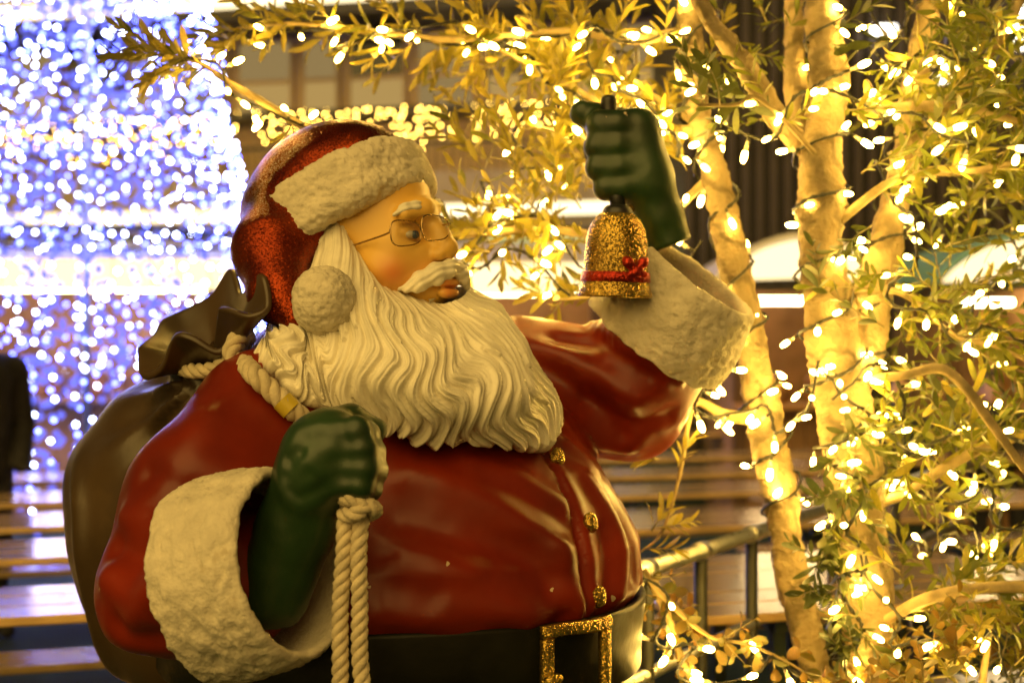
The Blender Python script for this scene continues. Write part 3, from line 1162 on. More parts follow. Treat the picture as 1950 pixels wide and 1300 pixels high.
# spectacles -------------------------------------------------------------------
glasses = thing('eyeglasses', 'thin gold wire eyeglasses on the nose of the statue', 'eyeglasses', H(800, 440, 0))
def lens_outline(c, w, h, ax, n=36, e=3.2):
    out = []
    for i in range(n):
        a = 2 * math.pi * i / n
        x = abs(math.cos(a)) ** (2 / e) * math.copysign(1, math.cos(a)) * w
        z = abs(math.sin(a)) ** (2 / e) * math.copysign(1, math.sin(a)) * h
        z *= 1 - .12 * (x / w) * ax[2]
        out.append(np.asarray(c) + x * ax[0] + z * ax[1])
    return out
gx = np.array([.66, .75, .06])
gx /= np.linalg.norm(gx)
gz = np.array([-.08, .05, 1.0])
cn, cf = H(776, 444, .052) + HF * .022, H(828, 434, -.045) + HF * .020
cn = P(774, 444, cn[1])
cf = P(828, 434, cf[1])
def fit(px, py, w):
    y = -.02
    for _ in range(60):
        c = P(px, py, y)
        if head_sdf(np.array(lens_outline(c, w, .023, (gx, gz, 1)))).min() > .004:
            break
        y -= .004
    return c
cn, cf = fit(773, 444, .039), fit(829, 434, .035)
for c, w in ((cn, .039), (cf, .035)):
    o = lens_outline(c, w, .023, (gx, gz, 1))
    loop = o + o[:1]
    vs, fs = tube_arrays(np.array(loop), .0014, 6, False)
    r = mesh_obj('rim', vs, fs, M['frame_gold'], glasses)
    vs = [np.asarray(c) + HF * .003] + o
    fs = [(0, i + 1, (i + 1) % len(o) + 1) for i in range(len(o))]
    mesh_obj('lens', vs, fs, M['lens'], glasses)
br = catmull([cn + gx * .039 + gz * .006, (cn + cf) / 2 + HF * .006 + gz * .014, cf - gx * .035 + gz * .006], 10)
mesh_obj('bridge', *tube_arrays(br, .0017, 6), M['frame_gold'], glasses)
br = catmull([cn + gx * .025 + gz * .022, (cn + cf) / 2 + HF * .006 + gz * .027, cf - gx * .022 + gz * .022], 10)
mesh_obj('top_bar', *tube_arrays(br, .0013, 6), M['frame_gold'], glasses)
ar = catmull([cn - gx * .039 + gz * .008, P(735, 446, cn[1] - .018), P(668, 469, -.072)], 14)
mesh_obj('temple_arm', *tube_arrays(ar, .0019, 6), M['frame_gold'], glasses)
ar = catmull([cf + gx * .04 + gz * .008, cf + gx * .045 - HF * .08], 8)
mesh_obj('temple_arm', *tube_arrays(ar, .0019, 6), M['frame_gold'], glasses)

# hand bell ----------------------------------------------------------------------
bell_o = P(1171, 566, .095)
bax = Vector((.03, -.03, 1)).normalized()
bell = thing('hand_bell', 'gold glitter hand bell with red ribbon in the raised green glove', 'bell', bell_o)
kb = 2.795 / 2.7
prof = [(.058, .004), (.0705, 0), (.0715, .004), (.0685, .014), (.0648, .028), (.0622, .045), (.0605, .080), (.0590, .108), (.0545, .129), (.0460, .147), (.033, .159), (.018, .163), (.006, .164)]
bm = MB().lathe(bell_o, [(r * kb, z * kb) for r, z in prof], 40, bax)
bm.build('bell_body', M['gold'], bell, smooth=True)
bm = MB().lathe(bell_o, [(.0655 * kb, .030), (.0672 * kb, .031), (.0650 * kb, .049), (.0632 * kb, .050)], 40, bax)
bm.build('ribbon', M['ribbon'], bell, smooth=True)
bowc = np.array(bell_o) + np.array([.036, -.060, .046])
def bow(p):
    d = ell(p, bowc, (.010, .009, .009))
    d = smin(d, chain(p, [bowc, bowc + [-.016, -.001, .020], bowc + [-.022, 0, .026]], [.005, .011, .006], .005), .006)
    d = smin(d, chain(p, [bowc, bowc + [.015, .006, .020], bowc + [.02, .008, .024]], [.005, .010, .005], .005), .006)
    d = smin(d, chain(p, [bowc, bowc + [-.015, 0, -.006]], [.006, .007], .005), .005)
    return smin(d, chain(p, [bowc, bowc + [.017, .006, -.004]], [.006, .007], .005), .005)
v, f = nets(bow, bowc - .05, bowc + .05, .0032)
mesh_obj('bow', v, f, M['ribbon'], bell)
hp = catmull([np.array(bell_o) + np.array(bax) * .160, P(1177, 396, .16), P(1170, 330, .195), P(1160, 215, .205), P(1159, 182, .205)], 20)
MB().tube(hp, [.018] * 3 + [.016] * 12 + [.0165] * 3 + [.0155, .011], 16).build('handle', M['black'], bell, smooth=True)
MB().lathe(np.array(bell_o) + np.array(bax) * .160, [(.030, .0), (.031, .006), (.028, .014), (.022, .020), (.014, .022)], 24, bax).build('collar', M['black'], bell, smooth=True)
MB().tube(catmull([P(1196, 408, .15), P(1199, 398, .148), P(1206, 404, .15)], 8), [.006, .008, .009, .009, .009, .008, .007, .004], 10).build('tag', M['gold'], bell, smooth=True)
# sack ------------------------------------------------------------------------------
sack = thing('sack', 'glossy brown sack with gathered ruffled mouth behind the shoulder of the statue', 'sack', (-.62, .30, 0))
NK = P(405, 708, -.02)
SKC = P(432, 955, .25)
def sack_sdf(p):
    q = p - SKC
    rz = np.where(q[:, 2] > 0, .315, .46)
    k0 = np.sqrt((q[:, 0] / .318) ** 2 + (q[:, 1] / .31) ** 2 + (q[:, 2] / rz) ** 2)
    d = (k0 - 1) * .30
    d = smin(d, chain(p, [NK, NK + np.array([-.02, .05, -.06]), SKC + [.0, -.05, .12]], [.052, .085, .2], .06), .05)
    return smax(d, -p[:, 2] + .25, .03)
v, f = nets(sack_sdf, (-1.1, -.25, .2), (-.1, .8, 1.60), .0115)
n = normals_of(v, f)
rel = v - NK
ang = np.arctan2(rel[:, 1] + .15, rel[:, 0])
ax2 = np.arctan2(rel[:, 0], -rel[:, 2])
dist = np.linalg.norm(rel, axis=1)
fold = np.sin(ax2 * 17 + 2.5 * vnoise(v, 4, 3)) * np.exp(-dist / .20) * .017
fold += .016 * fbm(v, 4, 2, 7) + .010 * np.exp(-((v - P(142, 915, .2)) ** 2).sum(1) / .012)
# a long soft crease down the side
fold += .016 * np.exp(-((v[:, 0] - (P(178, 1000, .15)[0] - .12 * (v[:, 2] - 1.2))) / .018) ** 2) * (v[:, 1] < .3) * np.clip((1.36 - v[:, 2]) * 8, 0, 1)
mesh_obj('sack_body', v + n * fold[:, None], f, M['sack'], sack)

# ruffled mouth above the cord: each row (neck point -> rim point) in photo position and depth
RC = [  # (rim, bend) going round the mouth
    ((262, 664, .00), (330, 672, .0)),
    ((268, 716, -.06), (322, 700, -.05)),
    ((305, 700, -.10), (350, 700, -.075)),
    ((330, 640, -.13), (365, 680, -.10)),
    ((362, 640, -.15), (388, 678, -.11)),
    ((415, 668, -.15), (412, 690, -.10)),
    ((442, 640, -.14), (424, 680, -.10)),
    ((420, 585, -.15), (415, 650, -.10)),
    ((478, 598, -.20), (436, 655, -.12)),
    ((514, 580, -.19), (452, 650, -.12)),
    ((500, 520, -.16), (458, 630, -.10)),
    ((462, 560, -.04), (440, 640, -.02)),
    ((442, 510, .06), (430, 630, .04)),
    ((405, 560, .10), (415, 640, .06)),
    ((352, 590, .12), (390, 650, .06)),
    ((310, 610, .10), (370, 660, .06)),
    ((290, 640, .05), (350, 670, .04)),
]
nr, nt_ = 170, 22
ctr = NK + np.array([0, -.0, .005])
rimp = np.array([P(*a) for a, b in RC] + [P(*RC[0][0])])
bend = np.array([P(*b) for a, b in RC] + [P(*RC[0][1])])
rimp, bend = catmull(rimp, nr + 1)[:-1], catmull(bend, nr + 1)[:-1]
dirn = bend - ctr
neck = ctr + dirn / (np.linalg.norm(dirn, axis=1)[:, None] + 1e-9) * .034
neck[:, 2] = ctr[2] + (neck[:, 2] - ctr[2]) * .3
G = np.zeros((nt_, nr, 3))
for j in range(nt_):
    w = j / (nt_ - 1)
    G[j] = neck * (1 - w) ** 2 + 2 * w * (1 - w) * bend + w * w * rimp
idx = np.arange(nt_ * nr).reshape(nt_, nr)
Q = np.stack([idx[:-1], np.roll(idx[:-1], -1, 1), np.roll(idx[1:], -1, 1), idx[1:]], -1).reshape(-1, 4)
ruf = mesh_obj('ruffle', G.reshape(-1, 3), Q, M['sack'], sack)
so = ruf.modifiers.new('thick', 'SOLIDIFY')
so.thickness = .013
so.offset = 0
sb = ruf.modifiers.new('soft', 'SUBSURF')
sb.levels = sb.render_levels = 1

# ropes ------------------------------------------------------------------------------
def rope_arrays(pts, rad, twist, strands=3, n=10, per=.006):
    pts = np.asarray(pts, float)
    Lr = np.linalg.norm(np.diff(pts, axis=0), axis=1).sum()
    m = max(12, int(Lr / per))
    c = catmull(pts, m)
    T, N, B = frames(c)
    l = np.concatenate([[0], np.cumsum(np.linalg.norm(np.diff(c, axis=0), axis=1))])
    mb = MB()
    for k_ in range(strands):
        a = 2 * math.pi * (k_ / strands + l / twist)
        off = rad * .52
        q = c + off * (np.cos(a)[:, None] * N + np.sin(a)[:, None] * B)
        mb.tube(q, rad * .56, n)
    return mb
rope = thing('rope', 'thick twisted cream rope over the shoulder and hanging from the green fist', 'rope', P(690, 970, -.5))
r1 = [P(466, 640, -.06), P(452, 672, -.12), P(473, 700, -.19)]
path = [P(462, 640, -.10)]
for (a, b) in ((452, 668), (478, 706), (515, 742), (555, 778), (592, 812)):
    q = coat_hit(a, b, .024)
    path.append(q)
path.append(P(625, 840, -.50))
rope_arrays(path, .0175, .075).build('shoulder_length', M['rope'], rope, smooth=True)
cord = [P(462, 640, -.10), P(446, 665, -.13), P(430, 690, -.125), P(400, 704, -.115), P(365, 706, -.09), P(342, 698, -.04), P(350, 690, .03), P(400, 680, .05), P(445, 670, .02), P(470, 650, -.05)]
rope_arrays(cord, .0140, .066).build('neck_tie', M['rope'], rope, smooth=True)
rope_arrays([P(474, 640, -.09), P(455, 640, -.14), P(440, 668, -.16), P(452, 694, -.165), P(474, 686, -.15)], .0155, .07).build('tie_knot', M['rope'], rope, smooth=True)
for (x0, x1, x2, yb) in ((655, 648, 648, -.54), (683, 685, 691, -.545)):
    rope_arrays([P(676, 955, -.50), P(x0 + 4, 985, -.53), P(x0, 1050, yb), P(x1, 1150, yb), P(x1, 1240, yb), P(x2, 1330, yb), P(x2, 1480, yb)], .0128, .055).build('hanging_end', M['rope'], rope, smooth=True)
kc = P(683, 968, -.535)
rope_arrays([kc + [-.03, .02, .012], kc + [-.012, -.018, .018], kc + [.02, -.012, .004], kc + [.022, .012, -.006], kc + [-.005, .02, -.014], kc + [-.022, -.002, -.010], kc + [0, -.022, -.004], kc + [.020, -.010, .012]], .0125, .05).build('end_knot', M['rope'], rope, smooth=True)
tp = np.array(coat_hit(546, 770, .024))
def wrapf(p):
    a, b = np.array(coat_hit(536, 760, .024)), np.array(coat_hit(557, 782, .024))
    return rcone(p, a, b, .0235, .0235)
M['tape'] = pm('yellow_tape', (.55, .42, .04), .3, var=.1)
a_, b_ = np.array(coat_hit(537, 762, .024)), np.array(coat_hit(556, 781, .024))
MB().tube(np.array([a_ * (1 - w) + b_ * w for w in np.linspace(0, 1, 5)]), .0192, 18, caps=False).build('tape', M['tape'], rope, smooth=True)
# ------------------------------------------------------------------ ground and the square
mesh_obj('ground', [(-200, -30, 0), (200, -30, 0), (200, 300, 0), (-200, 300, 0)], [(0, 1, 2, 3)], M['turf'], smooth=False)['kind'] = 'structure'

# ------------------------------------------------------------------ building behind the square
FO = np.array([-1.065, 20.3, 0])
FE = np.array([-math.cos(math.radians(13)), math.sin(math.radians(13)), 0])
FN = np.array([-math.sin(math.radians(13)), -math.cos(math.radians(13)), 0])      # towards the square
FM = Matrix(((FE[0], FN[0], 0), (FE[1], FN[1], 0), (0, 0, 1)))
def FP(s, z, o=0):
    return FO + FE * s + FN * o + np.array([0, 0, z])
def fbox(mb, s0, s1, z0, z1, o0, o1, mi=0):
    mb.box(FP((s0 + s1) / 2, (z0 + z1) / 2, (o0 + o1) / 2), (s1 - s0, o1 - o0, z1 - z0), FM, mi)
    return mb
M['plaster'] = pm('facade_panel', (.50, .36, .15), .6, var=.12, vscale=.6)
M['concrete'] = pm('facade_slab', (.42, .36, .27), .7, var=.15, vscale=1.2)
M['dark_metal'] = pm('facade_dark', (.04, .036, .03), .5, var=.2)
M['glass_dark'] = pm('shop_glass', (.03, .035, .03), .12, var=.3, vscale=1)
M['pane'] = emit('lit_pane', (1.0, .64, .20), .34)
M['pane2'] = emit('lit_pane_dim', (1.0, .68, .26), .22)
M['pane_shop'] = emit('lit_shop', (1.0, .74, .40), .7)
M['tube'] = emit('tube_light', (1.0, .80, .45), 1.9)
M['sign_lit'] = emit('lit_sign', (.80, .88, .35), .55)
bld = thing('building', 'long tan building with lit eaves behind the square', 'building', FP(4, 0, -1))
S0, S1 = -4.6, 17.0
mb = MB()
fbox(mb, S0, S1, 0, 9.5, -6, -.4)
mb.build('wall', M['plaster'], bld)
fbox(MB(), S0, S1, 6.74, 6.92, -.4, .9).build('eave_soffit', M['dark_metal'], bld)
fbox(MB(), S0, S1, 6.93, 7.20, .62, .80).build('eave_light', M['tube'], bld)
fbox(MB(), S0, S1, 7.22, 7.7, -.4, 1.0).build('eave_fascia', M['concrete'], bld)
s = S0 + .2
k = 0
while s < S1 - 1.2:
    w = 1.02 if k % 3 else .66
    pnl = fbox(MB(), s, s + w, 5.28, 6.66, -.398, -.33).build('facade_window', M['dark_metal'] if k % 7 == 3 else M['plaster'], bld)
    fbox(MB(), s + .06, s + w - .06, 5.34, 5.90, -.328, -.322).build('pane', M['pane'] if k % 4 else M['pane2'], pnl)
    fbox(MB(), s + .06, s + w - .06, 5.98, 6.60, -.328, -.322).build('pane', M['pane2'] if k % 5 else M['glass_dark'], pnl)
    s += w + .16
    k += 1
fbox(MB(), S0, S1, 5.18, 5.30, -.3, .55).build('canopy_slab', M['dark_metal'], bld)
for i in range(int((S1 - S0) / .16)):
    pass
mb = MB()
for i in range(int((S1 - S0) / .14)):
    fbox(mb, S0 + .14 * i, S0 + .14 * i + .03, 4.24, 4.68, .46, .49)
fbox(mb, S0, S1, 4.68, 4.73, .44, .51)
o = mb.build('balcony_bars', M['dark_metal'], bld)
o['kind'] = 'stuff'
fbox(MB(), S0, S1, 3.72, 4.24, -.3, .6).build('balcony_slab', M['concrete'], bld)
fbox(MB(), S0, S1, 3.54, 3.71, .3, .58).build('strip_light', M['tube'], bld)
s = S0 + .1
k = 0
while s < S1 - 2:
    g = fbox(MB(), s, s + 1.9, .2, 3.4, -.398, -.36).build('shop_window', M['dark_metal'], bld)
    fbox(MB(), s + .06, s + 1.84, .3, 2.5, -.358, -.352).build('pane', M['glass_dark'] if k % 3 == 0 else M['pane_shop'], g)
    fbox(MB(), s + .06, s + 1.84, 2.6, 3.3, -.358, -.352).build('pane', M['sign_lit'] if k % 4 == 1 else M['pane2'], g)
    s += 2.05
    k += 1

def led_cloud(pts, r, n=6):
    """many little faceted LEDs as one mesh"""
    pts = np.asarray(pts)
    oct_ = np.array([[1, 0, 0], [-1, 0, 0], [0, 1, 0], [0, -1, 0], [0, 0, 1], [0, 0, -1]], float) * r
    of = np.array([[0, 2, 4], [2, 1, 4], [1, 3, 4], [3, 0, 4], [2, 0, 5], [1, 2, 5], [3, 1, 5], [0, 3, 5]])
    V = (pts[:, None, :] + oct_[None]).reshape(-1, 3)
    Fc = (np.arange(len(pts))[:, None, None] * 6 + of[None]).reshape(-1, 3)
    return V, Fc

curtain = thing('light_curtain', 'golden icicle light curtain glowing along the balcony of the tan building', 'string lights', FP(4, 4.9, .6))
pts = []
s = S0
while s < S1:
    if not (3.0 < s < 3.35 or -.55 < s < -.3):
        ln = rnd.choice((.35, .5, .62, .45))
        z = 5.24
        while z > 5.24 - ln - rnd.random() * .12:
            pts.append(FP(s + rnd.uniform(-.09, .09), z + rnd.uniform(-.05, .05), .6 + rnd.uniform(-.05, .05)))
            z -= .12 + rnd.random() * .04
    s += .13
v, f = led_cloud(pts, .019)
mesh_obj('bulbs', v, f, M['warm_led'], curtain, False)['kind'] = 'stuff'
MB().tube(np.array([FP(S0, 5.27, .6), FP(S1, 5.27, .6)]), .012, 6).build('cable', M['wire'], curtain)

# dark slatted building on the right
M['slat'] = pm('dark_slat', (.055, .042, .035), .5, var=.2, vscale=2)
M['slat_wall'] = pm('dark_wall', (.022, .018, .016), .6, var=.2, vscale=1)
sb_ = thing('slatted_building', 'dark building clad in vertical slats behind the wrapped trees', 'building', (6.5, 15, 0))
MB().box((7.6, 17.5, 4.5), (10.8, 4.0, 9.0)).build('wall', M['slat_wall'], sb_)
sl = None
for i in range(60):
    x = 2.26 + i * .18
    if sl is None:
        sl = MB().box((x, 15.44, 5.6), (.085, .1, 6.6)).build('slat', M['slat'], sb_)
    else:
        o = bpy.data.objects.new('slat', sl.data)
        COL.objects.link(o)
        o.parent = sb_
        o.matrix_parent_inverse = Matrix.Translation(sb_.location).inverted()
        o.location = (x - 2.26, 0, 0)
MB().box((7.6, 15.3, 2.2), (10.8, .5, .12)).build('ledge', M['dark_metal'], sb_)
M['cool_lamp'] = emit('cool_lamp', (1.0, .93, .78), 5)
for (px, py, w, h) in ((1683, 57, .30, .10), (1800, 150, .26, .09), (1560, 20, .26, .08), (1944, 40, .10, .7)):
    c = P(px, py, 15.1)
    MB().box(c, (w, .1, h), bev=.01).build('wall_lamp', M['cool_lamp'], sb_)

# ------------------------------------------------------------------ market huts
M['hut_wood'] = pm('hut_wood', (.36, .19, .075), .6, var=.25, vscale=3)
M['hut_dark'] = pm('hut_dark_wood', (.12, .06, .03), .6, var=.25, vscale=3)
M['canopy'] = pm('hut_canopy', (.62, .58, .48), .7, var=.08, vscale=2)
M['canopy_teal'] = pm('hut_canopy_teal', (.16, .34, .30), .7, var=.08, vscale=2)
M['canopy_glow'] = emit('hut_canopy_glow', (1.0, .74, .36), 1.6)  # glow of the lamplit canopy fabric, put into an emissive front board
M['hut_lamp'] = emit('hut_lamp', (1.0, .72, .34), 22)
M['goods'] = pm('hut_goods', (.40, .18, .06), .6, var=.5, vscale=8)
def hut(x, y, w, dpt, zf, label, canopy='canopy', arch=False, lit=True):
    """market hut: plank walls, counter, sloping canopy with an emissive front board for the canopy glow"""
    h = thing('market_hut', label, 'market hut', (x, y, 0), 'market huts round the square')
    npk = int(w / .18)
    for i in range(npk):
        xx = x - w / 2 + (i + .5) * w / npk
        MB().box((xx, y - dpt / 2, .5), (w / npk - .012, .03, 1.0)).build('plank', M['hut_wood'], h)
    for sx in (-1, 1):
        MB().box((x + sx * (w / 2 - .04), y - dpt / 2 - .002, zf / 2), (.1, .1, zf)).build('corner_post', M['hut_dark'], h)
        MB().box((x + sx * w / 2, y + .02, zf / 2), (.03, dpt - .1, zf)).build('side_wall', M['hut_wood'], h)
    MB().box((x, y + dpt / 2, zf / 2), (w, .04, zf)).build('rear_wall', M['hut_wood'], h)
    MB().box((x, y - dpt / 2 - .12, 1.03), (w + .1, .4, .05), bev=.008).build('counter', M['hut_wood'], h)
    n = 14
    vs, fs = [], []
    for j in range(2):
        yy = (y - dpt / 2 - .45) if j == 0 else y + dpt / 2 + .1
        for i in range(n + 1):
            a = i / n
            if arch:
                z = zf + .02 + .36 * math.sin(math.pi * a) ** .8
            else:
                z = zf + .10 + (.30 if j else 0) + .015 * math.sin(a * 40)
            vs.append((x - w / 2 - .25 + a * (w + .5), yy, z))
    for i in range(n):
        fs.append((i, i + 1, n + 2 + i, n + 1 + i))
    rf = mesh_obj('canopy', vs, fs, M[canopy], h, smooth=False)
    rf.modifiers.new('t', 'SOLIDIFY').thickness = .04
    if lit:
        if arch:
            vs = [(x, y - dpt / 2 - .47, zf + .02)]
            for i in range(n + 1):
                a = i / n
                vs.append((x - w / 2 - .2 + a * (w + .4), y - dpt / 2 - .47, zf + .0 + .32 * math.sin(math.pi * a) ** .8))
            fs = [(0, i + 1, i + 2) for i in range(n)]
            o = mesh_obj('canopy_glow_board', vs, fs, M['canopy_glow'], h, smooth=False)
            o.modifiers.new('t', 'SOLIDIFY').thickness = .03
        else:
            MB().box((x, y - dpt / 2 - .48, zf - .05), (w + .44, .06, .26), bev=.01).build('canopy_glow_board', M['canopy_glow'], h)
    MB().tube(np.array([(x - w * .4, y - .1, zf - .12), (x + w * .4, y - .1, zf - .12)]), .03, 8).build('tube_lamp', M['hut_lamp'], h)
    for i in range(max(2, int(w / .4))):
        MB().box((x - w / 2 + .3 + i * .38, y - dpt / 2 - .1, 1.06 + .11), (.24, .2, .22), bev=.03).build('goods_box', M['goods'], h)
    return h
hut(.10, 10.4, 1.35, 1.6, 2.12, 'wooden market hut with glowing canopy edge between the beard and the bell')
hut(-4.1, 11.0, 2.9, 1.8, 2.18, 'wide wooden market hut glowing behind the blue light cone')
hut(2.28, 9.6, .95, 1.6, 2.02, 'market hut with glowing arched canopy front right behind the two wrapped trunks', arch=True)
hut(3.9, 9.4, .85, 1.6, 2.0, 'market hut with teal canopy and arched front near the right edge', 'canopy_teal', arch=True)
hut(-1.5, 12.2, 1.8, 1.8, 2.25, 'market hut with glowing canopy edge directly behind the statue head')

# ------------------------------------------------------------------ tables and benches
TD = math.radians(17)
def make_table():
    t = thing('beer_table', 'x', 'table')
    for sy in (-1, 0, 1):
        pass
    for j in range(3):
        MB().box((0, -.18 + .18 * j, .757), (2.2, .172, .028), bev=.005).build('top_plank', M['wood'], t)
    for sx in (-1, 1):
        mb = MB()
        for sy in (-1, 1):
            mb.box((sx * .8, sy * .2, .37), (.04, .035, .74))
        mb.box((sx * .8, 0, .03), (.04, .46, .03)).box((sx * .8, 0, .72), (.04, .46, .03))
        mb.build('leg_frame', M['frame'], t)
        MB().tube(np.array([(sx * .8, 0, .30), (sx * .45, 0, .73)]), .012, 6).build('brace', M['frame'], t)
    return t
def make_bench():
    t = thing('beer_bench', 'x', 'bench')
    MB().box((0, 0, .457), (2.2, .25, .028), bev=.005).build('seat', M['wood'], t)
    for sx in (-1, 1):
        mb = MB()
        for sy in (-1, 1):
            mb.box((sx * .8, sy * .09, .22), (.035, .03, .44))
        mb.box((sx * .8, 0, .02), (.035, .24, .025)).box((sx * .8, 0, .43), (.035, .22, .025))
        mb.build('leg_frame', M['frame'], t)
    return t
def copy_thing(root, loc, rz, label, group):
    r = root.copy()
    COL.objects.link(r)
    for ch in root.children:
        c = ch.copy()
        COL.objects.link(c)
        c.parent = r
    r.location = loc
    r.rotation_euler = (0, 0, rz)
    r['label'] = label
    r['group'] = group
    return r
tb0, bn0 = make_table(), make_bench()
td, tn = np.array([math.cos(TD), math.sin(TD), 0]), np.array([-math.sin(TD), math.cos(TD), 0])
def ground_at(px, py, z):
    d = (CAM_H - z) * 2700 / (py - 650)
    return np.array([(px - 975) / 2700 * d, d - CAM_D, 0])
sets = [   # photo position of the table top centre, description, with benches on the near (-1) and far (1) side
    (-10, 1146, 'beer table with blue reflections at the left edge beside the sack', (-1, 1), 'low bench in front of the nearest left table', 'bench behind the nearest left table'),
    (30, 990, 'second beer table at the left edge behind the nearest one', (1,), '', 'bench behind the second left table'),
    (60, 908, 'far beer table at the left edge in front of the dark-coated person', (1,), '', 'bench behind the far left table'),
    (70, 1043, 'beer table at the left between the nearest and the second one', (), '', ''),
    (90, 945, 'beer table at the left just before the far one', (), '', ''),
    (1370, 985, 'bare beer table between the railing and the orange shining table', (), '', ''),
    (1340, 894, 'beer table right behind the orange shining table', (), '', ''),
    (1330, 928, 'beer table shining orange beyond the railing below the raised sleeve', (-1, 1), 'bench in front of the orange shining table beyond the railing', 'bench behind the orange shining table beyond the railing'),
    (1290, 1085, 'beer table just beyond the railing beside the belly', (-1, 1), 'bench nearest the railing beside the belly', 'second bench beyond the railing beside the belly'),
    (1310, 865, 'beer table with white glints under the raised elbow', (-1,), 'bench with white glints under the raised elbow', ''),
    (1330, 822, 'farthest beer table visible under the raised elbow', (-1,), 'farthest bench visible under the raised elbow', ''),
    (1480, 792, 'very far beer table seen left of the slanting trunk', (-1, 1), 'bench before the very far table left of the slanting trunk', 'bench behind the very far table left of the slanting trunk'),
    (1900, 945, 'beer table behind the leaves at the right edge', (-1, 1), 'bench in front of the table at the right edge', 'bench behind the table at the right edge'),
    (1850, 1110, 'near beer table behind the lower right branches', (-1,), 'near bench behind the lower right branches', ''),
    (1800, 870, 'beer table in front of the seated dark figure on the right', (1,), '', 'bench carrying the seated dark figure on the right'),
]
firstT, firstB = [True], [True]
for (px, py, lt, sides, lb1, lb2) in sets:
    c = ground_at(px, py, .77)
    if firstT[0]:
        firstT[0] = False
        o = tb0
        o.location = c
        o.rotation_euler = (0, 0, TD)
        o['label'], o['group'] = lt, 'tables of the beer garden'
    else:
        copy_thing(tb0, c, TD, lt, 'tables of the beer garden')
    for sd in sides:
        q = c + tn * sd * .60
        lab = lb1 if sd < 0 else lb2
        if firstB[0]:
            firstB[0] = False
            bn0.location = q
            bn0.rotation_euler = (0, 0, TD)
            bn0['label'], bn0['group'] = lab, 'benches of the beer garden'
        else:
            copy_thing(bn0, q, TD, lab, 'benches of the beer garden')

# ------------------------------------------------------------------ steel railing
rail = thing('railing', 'tubular steel railing running off behind the belly of the statue', 'railing', (.55, 1.12, 0))
RA, RB = np.array([.316, .71, 0]), np.array([.793, 1.54, 0])
rd = (RB - RA) / np.linalg.norm(RB - RA)
for z, r in ((1.0, .021), (.745, .016)):
    MB().tube(np.array([RA - rd * .55 + [0, 0, z], RB + rd * 2.6 + [0, 0, z]]), r, 14).build('rail', M['steel'], rail, smooth=True)
for k_ in (.02, .36, .74, 1.5, 2.3, 3.1):
    q = RA + rd * k_
    MB().tube(np.array([q, q + [0, 0, 1.0]]), .018, 12).build('post', M['steel_dark'], rail, smooth=True)
    MB().tube(np.array([q + rd * -.022 + [0, 0, 1.0], q + rd * .022 + [0, 0, 1.0]]), .025, 14).build('sleeve_joint', M['steel'], rail, smooth=True)

# ------------------------------------------------------------------ blue light cone
CC = P(165, 650, 9.1)
CC[2] = 0
cone = thing('light_cone', 'tall cone of blue and white fairy lights on a pole at the left', 'light tree', CC)
CH, CR = 9.8, 1.74
MB().tube(np.array([CC, CC + [0, 0, CH]]), .03, 12).build('pole', M['steel'], cone, smooth=True)
for z in (.12, 2.4, 5.0, 7.4):
    r = CR * (1 - z / CH)
    a = np.linspace(0, 2 * math.pi, 49)
    MB().tube(np.stack([CC[0] + r * np.cos(a), CC[1] + r * np.sin(a), np.full_like(a, z)], 1), .02, 6, caps=False).build('hoop', M['steel_dark'], cone, smooth=True)
wp, bp_, gp = [], [], []
NSTR = 66
for i in range(NSTR):
    a = 2 * math.pi * (i + rnd.uniform(-.25, .25)) / NSTR
    p0 = CC + np.array([CR * math.cos(a), CR * math.sin(a), rnd.uniform(.02, .35)])
    p1 = CC + [0, 0, CH - .1]
    if i % 2 == 0:
        MB().tube(np.array([p0, p1]), .004, 4).build('strand', M['wire'], cone)
    Ls = np.linalg.norm(p1 - p0)
    d = rnd.uniform(0, .1)
    while d < Ls * .62:
        q = p0 + (p1 - p0) * d / Ls + np.array([rnd.uniform(-.05, .05), rnd.uniform(-.05, .05), 0])
        x = rnd.random()
        (wp if x < .44 else bp_).append(q)
        d += rnd.uniform(.06, .17)
M['haze_led'] = emit('led_blue_haze', (.15, .17, 1.0), 1.3)  # extra dim LEDs filling the cone, added for the blue haze between discs
dp = []
for i in range(1700):
    z = rnd.uniform(.1, CH * .62)
    a = rnd.uniform(0, 6.2832)
    r = CR * (1 - z / CH) * rnd.uniform(.2, .97)
    dp.append(CC + np.array([r * math.cos(a), r * math.sin(a), z]))
for nm, pp, mt, r in (('white_leds', wp, 'white_led', .0165), ('blue_leds', bp_, 'blue_led', .0185), ('haze_leds', dp, 'haze_led', .036)):
    v, f = led_cloud(pp, r)
    mesh_obj(nm, v, f, M[mt], cone, False)['kind'] = 'stuff'
